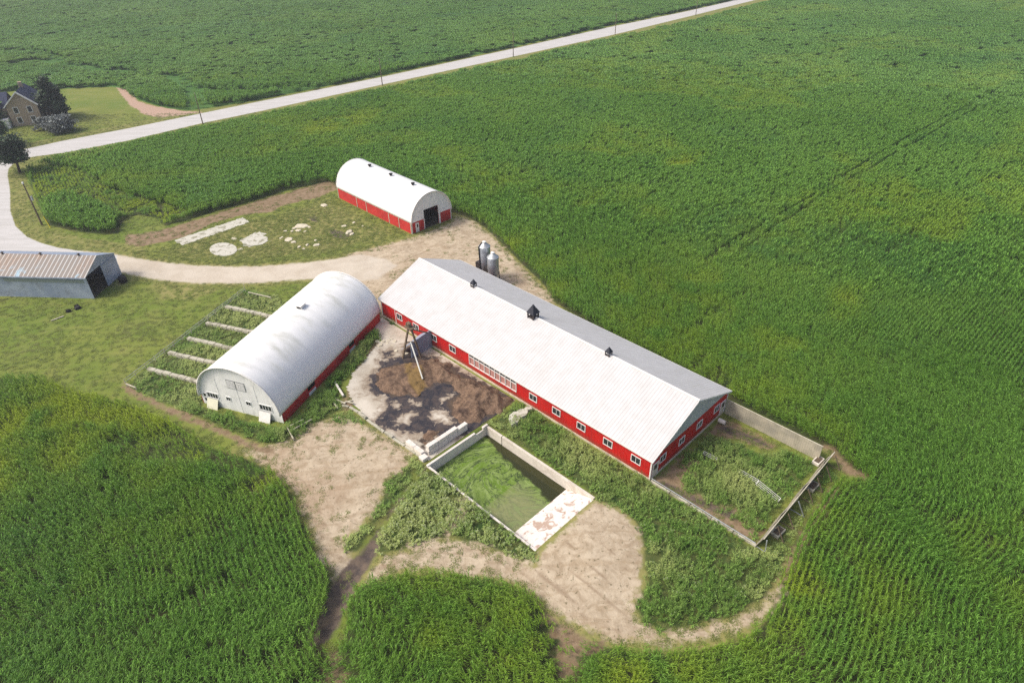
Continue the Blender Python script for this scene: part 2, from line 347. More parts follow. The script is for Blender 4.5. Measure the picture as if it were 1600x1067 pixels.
# ---------------------------------------------------------------- mesh helpers
class MB:
    def __init__(s): s.v = []; s.f = []
    def add(s, vs, fs): k = len(s.v); s.v += [tuple(map(float, v)) for v in vs]; s.f += [tuple(i + k for i in f) for f in fs]; return s
    def box(s, x0, x1, y0, y1, z0, z1):
        return s.add([(x0, y0, z0), (x1, y0, z0), (x1, y1, z0), (x0, y1, z0), (x0, y0, z1), (x1, y0, z1), (x1, y1, z1), (x0, y1, z1)],
                     [(0, 3, 2, 1), (4, 5, 6, 7), (0, 1, 5, 4), (1, 2, 6, 5), (2, 3, 7, 6), (3, 0, 4, 7)])
    def bar(s, a, b, w=.1, h=None):
        a = Vector(a); b = Vector(b); d = (b - a).normalized(); up = Vector((0, 0, 1)) if abs(d.z) < .95 else Vector((1, 0, 0))
        x = d.cross(up).normalized() * (w / 2); y = x.cross(d).normalized() * ((h or w) / 2)
        vs = [a - x - y, a + x - y, a + x + y, a - x + y, b - x - y, b + x - y, b + x + y, b - x + y]
        return s.add(vs, [(0, 3, 2, 1), (4, 5, 6, 7), (0, 1, 5, 4), (1, 2, 6, 5), (2, 3, 7, 6), (3, 0, 4, 7)])
    def tube(s, pts, r, n=8):
        pts = [Vector(p) for p in pts]; rs = r if isinstance(r, (list, tuple)) else [r] * len(pts); vs = []; fs = []
        for i, p in enumerate(pts):
            d = (pts[min(i + 1, len(pts) - 1)] - pts[max(i - 1, 0)]).normalized(); up = Vector((0, 0, 1)) if abs(d.z) < .9 else Vector((1, 0, 0))
            x = d.cross(up).normalized(); y = x.cross(d).normalized()
            for k in range(n): a = 2 * math.pi * k / n; vs.append(p + (x * math.cos(a) + y * math.sin(a)) * rs[i])
        for i in range(len(pts) - 1):
            for k in range(n): fs.append((i * n + k, i * n + (k + 1) % n, (i + 1) * n + (k + 1) % n, (i + 1) * n + k))
        fs.append(tuple(range(n))[::-1]); fs.append(tuple(range((len(pts) - 1) * n, len(pts) * n)))
        return s.add(vs, fs)
    def lathe(s, prof, n=20, c=(0, 0)):
        vs = []; fs = []
        for r, z in prof:
            for k in range(n): a = 2 * math.pi * k / n; vs.append((c[0] + r * math.cos(a), c[1] + r * math.sin(a), z))
        for i in range(len(prof) - 1):
            for k in range(n): fs.append((i * n + k, i * n + (k + 1) % n, (i + 1) * n + (k + 1) % n, (i + 1) * n + k))
        fs.append(tuple(range(n))[::-1]); fs.append(tuple(range((len(prof) - 1) * n, len(prof) * n)))
        return s.add(vs, fs)
    def prism(s, poly, z0, z1, base=0.0, rough=0.0):
        n = len(poly); vs = [(p[0], p[1], z0) for p in poly] + [(p[0], p[1], z1) for p in poly]
        return s.add(vs, [tuple(range(n))[::-1], tuple(range(n, 2 * n))] + [(i, (i + 1) % n, n + (i + 1) % n, n + i) for i in range(n)])
    def build(s, name, m, parent=None, smooth=False, bevel=0.0):
        me = bpy.data.meshes.new(name); me.from_pydata(s.v, [], s.f); me.validate(); me.update()
        o = bpy.data.objects.new(name, me); COL.objects.link(o); me.materials.append(m if not isinstance(m, str) else M[m])
        if smooth: me.polygons.foreach_set('use_smooth', [True] * len(me.polygons))
        if parent is not None: o.parent = parent
        if bevel:
            b = o.modifiers.new('bevel', 'BEVEL'); b.width = bevel; b.segments = 2; b.limit_method = 'ANGLE'
        return o
def tag(o, label=None, cat=None, group=None, kind=None):
    if label: o['label'] = label
    if cat: o['category'] = cat
    if group: o['group'] = group
    if kind: o['kind'] = kind
    return o
def thing(name, loc, rz, label, cat, group=None):
    o = bpy.data.objects.new(name, None); COL.objects.link(o); o.location = (loc[0], loc[1], loc[2] if len(loc) > 2 else 0)
    o.rotation_euler = (0, 0, rz); o.empty_display_size = .5; return tag(o, label, cat, group)
def copy_tree(o, parent=None):
    c = o.copy(); COL.objects.link(c)
    if parent: c.parent = parent
    for ch in o.children: copy_tree(ch, c)
    return c
#%%REGIONS
# ---------------------------------------------------------------- regions of the land, as outlines on the ground
hp2 = np.array([-12.551, 132.249]); HX2 = np.array([math.cos(2.339), math.sin(2.339)]); HY2 = np.array([-HX2[1], HX2[0]])
hp1 = np.array([-30.897, 67.445]); HX1 = np.array([math.cos(1.218), math.sin(1.218)]); HY1 = np.array([-HX1[1], HX1[0]])
H2 = lambda a, b: hp2 + HX2 * a + HY2 * b
H1 = lambda a, b: hp1 + HX1 * a + HY1 * b
Zc = 1.8
farm = [*GP([(-500, 560), (-200, 575), (0, 578), (60, 583), (100, 597), (150, 610), (200, 622), (260, 648), (330, 688), (385, 705), (400, 713), (433, 730), (450, 760), (470, 800), (480, 830), (492, 855), (512, 880), (519, 900), (514, 930), (503, 960), (494, 988)], 1.5),
        *GP([(506, 1010), (528, 990), (537, 962), (535, 935), (546, 912), (562, 899), (600, 892), (650, 884), (687, 884), (750, 893), (800, 901), (840, 925), (865, 950), (900, 975), (950, 995), (994, 1003), (1041, 1007), (1104, 1000), (1160, 984), (1197, 962), (1213, 930), (1230, 880)], Zc),
        *GP([(1240, 845), (1251, 822), (1278, 784), (1297, 757), (1312, 741)], 1.0), *GP([(1330, 748), (1356, 748), (1350, 738), (1322, 722), (1303, 700)], .8),
        FL(67.5, 20.3), FL(50, 20.6), FL(30, 21.5), FL(14, 24), *GP([(862, 462), (845, 440), (815, 412), (788, 385), (760, 358), (735, 342), (716, 335)], 0),
        H2(3, -2.0), H2(29.5, -2.0), H2(30.5, 6), *GP([(505, 285), (450, 298), (400, 313), (350, 327), (300, 342), (258, 353), (242, 340), (215, 336), (196, 342), (188, 352), (186, 366), (150, 366), (110, 360), (76, 352), (66, 335), (58, 315), (48, 290), (44, 270)], 0),
        *GP([(50, 262), (30, 268), (20, 262)], 0), *GP([(-60, 262), (-400, 300)], 0)]
roadzone = [*GP([(20, 268), (50, 263), (100, 250), (200, 231), (316, 206), (400, 189), (597, 145), (802, 100), (961, 65), (1087, 36), (1230, 0), (1400, -36), (1500, -56)], 0),
            *GP([(1500, -70), (1400, -58), (1140, 2), (1087, 13.5), (961, 39), (802, 74), (597, 118), (400, 157), (320, 170), (292, 173), (262, 170), (240, 164), (215, 156), (195, 140), (175, 136), (100, 139), (0, 144), (-150, 152), (-500, 190), (-500, 330)], 0)]
road_main = [*GP([(-200, 300), (-40, 270), (45, 246), (100, 239), (200, 220), (316, 192.8), (400, 175.5), (597.5, 132.5), (802, 88.8), (961, 54.3), (1087, 23.6), (1186, -1), (1400, -52)]), *GP([(1400, -65), (1153, -.5), (1087, 15.6), (961, 41), (802, 76.5), (597.5, 120.5), (400, 160), (312, 178), (200, 201), (100, 220), (40, 233), (-60, 250), (-300, 290)])]
road_side = [*GP([(60, 243), (25, 252), (13, 264), (12, 275), (16, 300), (16, 330), (24, 353), (42, 370), (62, 379), (90, 387), (130, 393), (183, 399), (183, 428), (100, 440), (0, 430), (-160, 400), (-120, 330), (-80, 290), (-60, 260), (-20, 240)])]
drive = GP([(130, 392), (183, 398), (240, 408), (300, 415), (400, 417), (470, 411), (520, 405), (560, 398), (600, 404), (620, 415), (590, 436), (560, 440), (500, 435), (400, 442), (300, 443), (240, 436), (188, 426), (130, 425)])
dirt1 = GP([(410, 700), (440, 692), (470, 674), (500, 660), (530, 653), (560, 657), (590, 674), (615, 690), (640, 705), (648, 715), (632, 732), (606, 745), (600, 770), (590, 800), (570, 820), (545, 835), (530, 850), (550, 872), (562, 885), (545, 905), (530, 912), (515, 890), (500, 868), (488, 838), (478, 800), (460, 770), (435, 738), (405, 722), (380, 704)])
dirt2 = GP([(580, 888), (600, 870), (640, 862), (645, 842), (690, 842), (740, 852), (790, 864), (835, 884), (848, 862), (885, 830), (918, 797), (934, 785), (965, 795), (990, 815), (1002, 850), (1000, 880), (1002, 915), (988, 945), (992, 968), (1040, 989), (1090, 982), (1150, 964), (1190, 943), (1212, 912), (1232, 884), (1222, 930), (1192, 966), (1140, 988), (1080, 1002), (1000, 1006), (950, 998), (900, 980), (868, 955), (840, 930), (800, 908), (740, 898), (690, 890), (640, 892), (600, 900), (575, 905)])
yard_dirt = [*GP([(540, 399), (600, 383), (650, 370), (700, 350), (716, 338), (738, 345), (762, 362), (800, 402), (850, 452), (866, 470)]), FL(20, 20), FL(12, 19.5), FL(9, 19.5), FL(0, 18.5), FL(0, .3), H1(27, 0), H1(28, 6), *GP([(560, 436), (585, 425), (560, 405)])]
brown1 = GP([(196, 368), (250, 360), (300, 346), (400, 315), (500, 286), (527, 280), (527, 296), (500, 308), (440, 322), (425, 332), (380, 336), (330, 350), (290, 370), (262, 378), (215, 385), (196, 380)])
pen_br = [FL(54.2, .3), FL(61.5, .3), FL(67.5, .8), FL(66.8, 4.5), FL(62, 3.2), FL(57.5, 1.8), FL(56.5, 8), FL(55.2, 8.5), FL(54.2, 8.5)]
pen_br2 = [FL(54.2, 12), FL(57, 13.6), FL(61.5, 14.8), FL(62, 16.6), FL(54.2, 16.8)]
brown_l = GP([(535, 627), (556, 575), (585, 535), (618, 508), (625, 520), (560, 600), (548, 640), (535, 640)])
path4 = GP([(192, 600), (215, 617), (250, 633), (300, 655), (350, 675), (395, 697), (420, 706)])
ditch = GP([(668, 728), (650, 742), (632, 768), (612, 795), (595, 820), (583, 850), (572, 868), (556, 885), (541, 905), (527, 935), (514, 965), (500, 985)])
pathR = GP([(1296, 700), (1312, 716), (1325, 735), (1350, 745)])
path_sp = GP([(690, 835), (720, 795), (735, 780)])
weedP = {
 'strip': GP([(445, 672), (470, 650), (498, 618), (520, 590), (560, 545), (590, 505), (607, 496), (622, 505), (600, 525), (578, 548), (552, 580), (532, 600), (530, 625), (533, 640), (500, 658), (470, 682), (440, 694), (405, 690), (430, 672)]),
 'front': GP([(300, 632), (345, 645), (385, 658), (430, 672), (460, 668), (445, 692), (410, 692), (360, 672), (310, 650), (280, 640)]),
 'divid': [*GP([(200, 603), (232, 570), (290, 520), (350, 472), (385, 452), (432, 462)]), H1(24, 14), H1(0, 13.6), *GP([(305, 640), (260, 632)])],
 'wall': GP([(520, 650), (545, 645), (600, 685), (655, 725), (668, 738), (652, 742), (640, 715), (605, 688), (562, 660), (525, 662)]),
 'tri': GP([(662, 735), (690, 736), (715, 770), (752, 792), (800, 834), (838, 864), (836, 878), (800, 868), (750, 850), (700, 836), (655, 850), (620, 860), (590, 865), (586, 850), (603, 820), (622, 790), (642, 758)]),
 'dl': GP([(650, 722), (645, 745), (622, 775), (600, 802), (578, 830), (560, 858), (535, 862), (535, 848), (575, 818), (592, 790), (606, 752), (625, 730)]),
 'big': [FL(32.6, -5.9), FL(31.9, -1), FL(32.5, -.1), FL(53.8, -.1), FL(68.5, -.2), *GP([(1240, 845), (1215, 900), (1190, 938), (1145, 959), (1085, 977), (1035, 987), (1005, 972), (992, 945), (1010, 915), (1008, 880), (1005, 850), (995, 820), (968, 795), (932, 782)]), FL(50.6, -5.9)],
 'pen': [FL(57.5, 2.0), FL(54.8, 6.5), FL(54.6, 12), FL(58, 13.2), FL(62.5, 14), FL(63, 16.3), FL(67, 16.8), FL(67, 5.5), FL(67, 1.2), FL(62, 2)],
 'outer': [FL(69.0, -.8), FL(68.6, 17.5), *GP([(1306, 722), (1308, 742), (1292, 755), (1270, 785), (1246, 822), (1236, 850), (1205, 880)])],
}
lawn_ex = GP([(200, 395), (265, 385), (330, 350), (430, 335), (520, 300), (530, 312), (640, 366), (600, 382), (520, 400), (400, 413), (300, 410)])
slab_poly = [FL(.4, -.1), FL(.5, -2.0), *GP([(594, 532), (577, 553), (566, 568), (553, 580), (543, 606), (548, 622), (553, 634), (562, 643), (584, 662), (614, 683), (664, 715)]), FL(31.9, -15.9), FL(31.9, -6.2), FL(31.4, -.1)]
pads = [GP([(273, 375.7), (380, 340), (389.6, 347.6), (285.5, 383.7)]), GP([(349 + 21.5 * math.cos(a), 390 + 10.5 * math.sin(a)) for a in np.linspace(0, 6.283, 20, endpoint=False)]), GP([(373, 376), (392, 367), (407, 362), (412, 368), (424, 377), (412, 381), (388, 387)])]
lag = (32.3, 50.75, -16.8, -6.4)          # outer edges of the pit walls in the barn's frame
LW = .32                                   # wall thickness
stub_poly = GP([(182, 137), (197, 140), (215, 158), (240, 166), (290, 174), (315, 176), (280, 181), (248, 184), (228, 180), (205, 166), (190, 150)])
limes = [((40, 650), 9, 1.1), ((110, 600), 6, 1.0), ((215, 640), 9, 1.0), ((10, 720), 8, .7), ((330, 690), 4, .6), ((300, 700), 5, .5), ((95, 290), 7, .8), ((130, 312), 7, .7), ((250, 345), 5, .9), ((225, 340), 4, .8), ((765, 270), 3, .6), ((1070, 250), 3.5, .8),
         ((520, 195), 12, .6), ((430, 192), 8, .3), ((815, 430), 5, .6), ((790, 385), 5, .5), ((850, 460), 4, .5), ((1055, 495), 3, .4), ((1320, 470), 4, .45), ((930, 310), 4, .35), ((480, 750), 5, .4), ((430, 735), 3, .6), ((830, 1035), 5, .5), ((1010, 1050), 6, .55),
         ((1240, 930), 4, .5), ((1000, 1010), 4, .3), ((270, 820), 10, .15), ((980, 540), 8, .2), ((1150, 400), 20, .18), ((1250, 560), 12, .12), ((760, 1000), 8, .2), ((600, 960), 6, .15)]
sparse = [(GP([(165, 690), (250, 672), (330, 688), (400, 708), (432, 728), (398, 745), (300, 722), (220, 720)], .8), .5, .55),
          (GP([(838, 925), (900, 962), (960, 990), (950, 1015), (910, 1040), (890, 1080), (862, 1060), (858, 1000), (835, 960)], .8), .22, .5),
          (GP([(495, 985), (530, 992), (548, 1005), (546, 1080), (488, 1080)], .8), .3, .55),
          (GP([(55, 255), (48, 300), (70, 320), (150, 330), (260, 345), (300, 330), (160, 290), (120, 262)], .8), .75, .6)]
tracks = [GP([(1640, 90), (1596, 116), (1525, 159), (1424, 211), (1322, 271), (1262, 309), (1161, 365), (1124, 387), (1100, 402)], Zc),
          GP([(1640, 97), (1600, 123), (1530, 167), (1435, 219), (1340, 272), (1275, 311), (1190, 367), (1160, 388)], Zc)]
waterway = [GP([(-60, 108), (0, 107), (50, 98), (90, 101), (150, 112), (200, 117), (268, 122), (295, 135), (303, 152), (312, 168)]), GP([(0, 82), (60, 84), (100, 98)]), GP([(305, 144), (400, 147), (500, 138)])]

# ---------------------------------------------------------------- the ground sheet (a grid along the farm's own axes)
def axis_pts(lo, hi, step, keys):
    fine = list(np.arange(lo, hi + .01, step)); fine = [v for v in fine if all(abs(v - k) > .22 for k in keys)] + list(keys)
    out = []; s = 4.0; v = lo
    while v > -2500: v -= s; s *= 1.25; out.append(v)
    s = 4.0; v = hi
    while v < 2500: v += s; s *= 1.25; out.append(v)
    return np.array(sorted(fine + out))
i1 = .06
ax = axis_pts(-215, 110, .6, [lag[0] + .1, lag[0] + .25, lag[1] - .25, lag[1] - .1]); ay = axis_pts(-75, 150, .6, [lag[2] + .1, lag[2] + .25, lag[3] - .25, lag[3] - .1])
gx, gy = np.meshgrid(ax, ay, indexing='ij'); nx, ny = gx.shape
FP = np.stack([gx.ravel(), gy.ravel()], -1); WP = BO + FP[:, :1] * BX + FP[:, 1:] * BY
def cl(v, m=6): return np.clip(v, -m, m)
near = (np.abs(WP[:, 0]) < 420) & (WP[:, 1] > 0) & (WP[:, 1] < 620)
A = {}
def field(name, *polys):
    v = np.full(len(WP), -6.0)
    for p in polys: v[near] = np.maximum(v[near], cl(sdf(WP[near], p)))
    A[name] = v
field('farm', farm); field('rz', roadzone)
A['crop'] = np.minimum(-A.pop('farm'), -A.pop('rz'))
field('dirt', dirt1, dirt2, yard_dirt)
A['dirt'][near] = np.maximum(A['dirt'][near], cl(.8 - dline(WP[near], path_sp)))
field('brown', brown1, pen_br, pen_br2, brown_l)
for ln, wd in ((path4, .45), (pathR, .6), (GP([(1216, 912), (1238, 876), (1262, 838), (1285, 800), (1305, 765)]), .5)): A['brown'][near] = np.maximum(A['brown'][near], cl(wd - dline(WP[near], ln)))
A['brown'][near] = np.maximum(A['brown'][near], np.maximum.reduce([cl(sdf(WP[near], sparse[i][0]) * .6 - (2.2 if i == 0 else .5)) for i in (0, 1, 2)]))
A['dirt'][near] = np.maximum(A['dirt'][near], cl(sdf(WP[near], sparse[1][0]) * .8 - 1.2))
field('gravel', drive); field('road', road_main, road_side)
field('weed', *weedP.values()); field('stubble', stub_poly)
A['mud'] = np.full(len(WP), -6.0); dl = dline(WP[near], ditch); wid = np.interp(WP[near][:, 1], [G(500, 985)[1], G(556, 885)[1], G(595, 820)[1], G(668, 728)[1]], [1.4, 1.2, .25, .05]); A['mud'][near] = cl(wid - dl)
pm = sdf(WP[near], [FL(54.4, .4), FL(60, 1.0), FL(64.5, 2.0), FL(64, 3.0), FL(59, 1.9), FL(55, 1.5)]); pm = np.maximum(pm, sdf(WP[near], [FL(55, 14), FL(59, 14.6), FL(62, 15.6), FL(60, 16.2), FL(55, 15.4)]))
pm = np.maximum(pm, sdf(WP[near], GP([(512, 358), (530, 360), (549, 368), (540, 374), (520, 370)]))); pm = np.maximum(pm, sdf(WP[near], GP([(480, 338), (496, 338), (500, 348), (484, 346)])) - .3)
A['mud'][near] = np.maximum(A['mud'][near], cl(pm))
A['rut'] = np.full(len(WP), -6.0); ruts = [[(408, 712), (445, 735), (475, 780), (500, 835), (525, 880), (545, 905)], [(425, 706), (460, 730), (490, 775), (512, 830), (540, 878), (556, 895)], [(470, 690), (530, 672), (580, 690), (615, 715), (600, 760), (560, 810)], [(490, 700), (545, 686), (590, 712), (580, 760)],
        [(585, 893), (640, 872), (700, 862), (770, 872), (830, 905), (880, 945), (940, 980), (1010, 994), (1090, 984), (1160, 958), (1205, 925)], [(590, 885), (640, 866), (700, 854), (775, 864), (840, 895), (890, 935), (945, 970), (1010, 985)], [(860, 865), (900, 900), (950, 940), (985, 970)], [(885, 850), (925, 890), (965, 925)], [(905, 835), (950, 860), (985, 900)], [(875, 880), (880, 920), (900, 950)],
        [(620, 412), (660, 395), (700, 370), (725, 352)], [(600, 402), (650, 384), (690, 360)], [(720, 360), (770, 395), (820, 435)]]
A['rut'][near] = cl(.16 - np.minimum.reduce([dline(WP[near], GP(r_)) for r_ in ruts]))
A['dry'] = np.full(len(WP), -6.0); A['dry'][near] = np.maximum(cl(1.6 - np.abs(A['dirt'][near])), cl(1.4 + np.minimum(A['gravel'][near], 0)))
A['dry'][near] = np.maximum(A['dry'][near], cl(sdf(WP[near], GP([(235, 440), (320, 445), (345, 452), (300, 468), (245, 470)]))))
A['dry'][near] = np.maximum(A['dry'][near], cl(sdf(WP[near], lawn_ex)) * .35 - .6)
A['dry'][near] = np.maximum(A['dry'][near], cl(np.minimum(A['crop'][near] * -1, 2.2) * 1.0) * (A['road'][near] > -5) * .5 - .6)
A['far'] = np.clip((np.hypot(WP[:, 0], WP[:, 1]) - 150) / 120, 0, 1)
Z = np.zeros(len(WP))
Z[near] += (fbm(WP[near][:, 0] * .5, WP[near][:, 1] * .5, 3) - .5) * .22 * np.clip(A['dirt'][near] + .5, 0, 1)
Z[near] -= .35 * np.clip(1 - dl / 2.0, 0, 1) * np.clip(A['mud'][near] + 1.5, 0, 1)
mg = G(925, 855); Z += .55 * np.exp(-((WP - mg) ** 2).sum(1) / 30) * np.clip(-(FP[:, 1] + 17 - 0) * 0 + 1, 0, 1) * (FP[:, 0] > lag[1] + .3)
Z[(FP[:, 0] > -3) & (FP[:, 0] < 71) & (FP[:, 1] > -17.4) & (FP[:, 1] < 21) & ~((FP[:, 0] > lag[1] + .5) & (FP[:, 1] < -.3))] *= .25
inp = (FP[:, 0] > lag[0] + .2) & (FP[:, 0] < lag[1] - .2) & (FP[:, 1] > lag[2] + .2) & (FP[:, 1] < lag[3] - .2); Z[inp] = -3.0
ins = sdf(WP, slab_poly) > .8; Z[ins] = -.25
def grid_obj(name, cells, dz, m='ground', label=None):
    ii, jj = np.nonzero(cells); a = ii * ny + jj; F = np.stack([a, a + ny, a + ny + 1, a + 1], -1)
    used, inv = np.unique(F.ravel(), return_inverse=True); F = inv.reshape(-1, 4)
    me = bpy.data.meshes.new(name); V = np.column_stack([WP[used], Z[used] + dz])
    me.vertices.add(len(V)); me.vertices.foreach_set('co', V.ravel()); me.loops.add(F.size); me.loops.foreach_set('vertex_index', F.ravel().astype(np.int32))
    me.polygons.add(len(F)); me.polygons.foreach_set('loop_start', (np.arange(len(F)) * 4).astype(np.int32)); me.update(); me.validate()
    for k, v in A.items(): at = me.attributes.new(k, 'FLOAT', 'POINT'); at.data.foreach_set('value', v[used].astype(np.float32))
    me.polygons.foreach_set('use_smooth', [True] * len(F)); me.materials.append(M[m]); o = bpy.data.objects.new(name, me); COL.objects.link(o)
    return tag(o, label, kind='structure')
def cellv(v): q = v.reshape(nx, ny); return (q[:-1, :-1] + q[1:, :-1] + q[:-1, 1:] + q[1:, 1:]) / 4
allc = np.ones((nx - 1, ny - 1), bool)
grid_obj('ground', allc, 0, label='green mown grass and field soil around the farm buildings')
rd = cellv(A['road']) > 0; gvl = (cellv(A['gravel']) > 0) & ~rd
sd2 = np.full(len(WP), -6.0); sd2[near] = cl(sdf(WP[near], dirt2)); sd1 = np.full(len(WP), -6.0); sd1[near] = cl(sdf(WP[near], dirt1)); sdy = np.full(len(WP), -6.0); sdy[near] = cl(sdf(WP[near], yard_dirt))
grid_obj('road', rd, .004, label='pale gravel country road running past the fields')
grid_obj('driveway', gvl, .004, label='gravel driveway from the road to the barns')
okz = cellv(Z) > -.8
grid_obj('dirt_lot', (cellv(sd1) > 0) & okz & ~gvl, .004, label='bare sandy lot in front of the concrete yard')
grid_obj('dirt_track', (cellv(sd2) > 0) & okz & ~gvl, .004, label='sandy mound and track around the pit ramp')
grid_obj('farmyard', (cellv(sdy) > 0) & okz & ~gvl & ~rd, .004, label='brown dirt yard between the red barns')

# ---------------------------------------------------------------- growing things
def pick_nodes(o, variants):
    ng = bpy.data.node_groups.new('scatter', 'GeometryNodeTree'); ng.interface.new_socket('Geometry', in_out='INPUT', socket_type='NodeSocketGeometry'); ng.interface.new_socket('Geometry', in_out='OUTPUT', socket_type='NodeSocketGeometry')
    N = ng.nodes.new; L = ng.links.new; gi = N('NodeGroupInput'); go = N('NodeGroupOutput'); ip = N('GeometryNodeInstanceOnPoints')
    join = N('GeometryNodeJoinGeometry')
    for v in reversed(variants):
        oi = N('GeometryNodeObjectInfo'); oi.inputs['Object'].default_value = v; oi.inputs['As Instance'].default_value = False
        g2i = N('GeometryNodeGeometryToInstance'); L(oi.outputs['Geometry'], g2i.inputs[0]); L(g2i.outputs[0], join.inputs[0])
    def na(nm, typ):
        x = N('GeometryNodeInputNamedAttribute'); x.data_type = typ; x.inputs[0].default_value = nm; return x.outputs[0]
    cx = N('ShaderNodeCombineXYZ'); L(na('yaw', 'FLOAT'), cx.inputs[2])
    er = N('FunctionNodeEulerToRotation'); L(cx.outputs[0], er.inputs[0])
    ip.inputs['Pick Instance'].default_value = True
    L(gi.outputs[0], ip.inputs['Points']); L(join.outputs[0], ip.inputs['Instance']); L(na('pick', 'INT'), ip.inputs['Instance Index']); L(er.outputs[0], ip.inputs['Rotation']); L(na('size', 'FLOAT_VECTOR'), ip.inputs['Scale'])
    L(ip.outputs[0], go.inputs[0]); md = o.modifiers.new('scatter', 'NODES'); md.node_group = ng
def scatter(name, P, z, yaw, size, tint, pick, variants, label, kind='stuff'):
    n = len(P)
    me = bpy.data.meshes.new(name); me.vertices.add(n); me.vertices.foreach_set('co', np.column_stack([P, z]).astype(np.float32).ravel())
    for k, typ, v in (('yaw', 'FLOAT', yaw), ('tint', 'FLOAT', tint)): me.attributes.new(k, typ, 'POINT').data.foreach_set('value', np.asarray(v, np.float32))
    me.attributes.new('pick', 'INT', 'POINT').data.foreach_set('value', np.asarray(pick, np.int32))
    s = np.asarray(size, np.float32); s = s if s.ndim == 2 else np.stack([s, s, s], -1)
    me.attributes.new('size', 'FLOAT_VECTOR', 'POINT').data.foreach_set('vector', s.ravel())
    me.update(); o = bpy.data.objects.new(name, me); COL.objects.link(o); pick_nodes(o, variants); tag(o, label, kind=kind)
    print('scatter', name, n)
    return o
class LeafMesh:
    def __init__(s, seed=0): s.v = []; s.f = []; s.var = []; s.fl = []; s.r = random.Random(seed)
    def leaf(s, base, az, length, width, rise, droop, n=4, var=None, flower=0, twist=0.0):
        """arching blade: leaves the base steeply and bends over"""
        k = len(s.v); dx, dy = math.cos(az), math.sin(az); x = 0; z = 0; ang = rise; st = length / n
        var = s.r.random() if var is None else var
        for i in range(n + 1):
            wv = width * (math.sin(math.pi * min(.97, (i / n) * .82 + .18))) / 2
            if i == n: wv = width * .06
            tw = twist * i / n
            px, py = base[0] + dx * x, base[1] + dy * x
            s.v += [(px - dy * wv * math.cos(tw), py + dx * wv * math.cos(tw), base[2] + z + wv * math.sin(tw)), (px + dy * wv * math.cos(tw), py - dx * wv * math.cos(tw), base[2] + z - wv * math.sin(tw))]
            s.var += [var, var]; s.fl += [flower, flower]
            x += math.cos(ang) * st; z += math.sin(ang) * st; ang -= droop / n
        for i in range(n): a = k + 2 * i; s.f.append((a, a + 1, a + 3, a + 2))
    def stalk(s, a, b, r, r2=None):
        k = len(s.v); r2 = r if r2 is None else r2
        for (p, q) in ((a, r), (b, r2)):
            for t in range(3): an = t * 2.094; s.v.append((p[0] + q * math.cos(an), p[1] + q * math.sin(an), p[2])); s.var.append(.6); s.fl.append(0)
        for t in range(3): u = (t + 1) % 3; s.f.append((k + t, k + u, k + 3 + u, k + 3 + t))
    def quad(s, c, size, nrm, var, fl=0):
        nrm = Vector(nrm).normalized(); x = nrm.orthogonal().normalized(); x.rotate(Matrix.Rotation(s.r.random() * 6.28, 3, nrm)); y = nrm.cross(x); k = len(s.v); c = Vector(c)
        s.v += [tuple(c - x * size - y * size * .45), tuple(c + x * size * .9 - y * size * .5), tuple(c + x * size + y * size * .5), tuple(c - x * size * .8 + y * size * .45)]; s.var += [var] * 4; s.fl += [fl] * 4; s.f.append((k, k + 1, k + 2, k + 3))
    def obj(s, m):
        me = bpy.data.meshes.new('leaves'); me.from_pydata(s.v, [], s.f); me.attributes.new('leafvar', 'FLOAT', 'POINT').data.foreach_set('value', s.var); me.attributes.new('flower', 'FLOAT', 'POINT').data.foreach_set('value', s.fl)
        me.materials.append(M[m]); me.update(); return bpy.data.objects.new('leaves', me)
def corn_into(L, cx, cy, H, r, k=9, n=4, w=.078, ln=.8, lo=.35):
    a0 = r.random() * 3.14
    L.stalk((cx, cy, 0), (cx + r.uniform(-.03, .03), cy + r.uniform(-.03, .03), H * .93), .014, .008)
    for i in range(k):
        t = i / (k - 1); z = H * (lo + (.93 - lo) * t); az = (a0 if k < 9 else r.uniform(-.5, .5)) + (i % 2) * math.pi + r.uniform(-.45, .45)
        L.leaf((cx, cy, z), az, ln * r.uniform(.8, 1.15) * (1 - .28 * t * t), w * r.uniform(.85, 1.2), r.uniform(.65, 1.1) + .15 * t, r.uniform(1.3, 2.2) - .3 * t, n, twist=r.uniform(-.6, .6))
def corn_plants(nv=8):
    out = []
    for s in range(nv):
        r = random.Random(s + 40); L = LeafMesh(s); corn_into(L, 0, 0, r.uniform(1.8, 2.05), r, 9); out.append(L.obj('corn'))
    return out
def corn_clumps(nv=6):            # a metre of one row
    out = []
    for s in range(nv):
        r = random.Random(s + 90); L = LeafMesh(s)
        for i in range(4): corn_into(L, (i - 1.5) * .25 + r.uniform(-.05, .05), r.uniform(-.04, .04), r.uniform(1.85, 2.15), r, 6, 3, .12, .8, .5)
        out.append(L.obj('corn'))
    return out
def corn_patches(nv=5):           # three rows by two metres, for the far fields
    out = []
    for s in range(nv):
        r = random.Random(s + 190); L = LeafMesh(s)
        for j in range(3):
            for i in range(7): corn_into(L, (i - 3) * .36 + r.uniform(-.1, .1), (j - 1) * .76 + r.uniform(-.06, .06), r.uniform(1.8, 2.1), r, 5, 2, .26, .8, .55)
        out.append(L.obj('corn_far'))
    return out
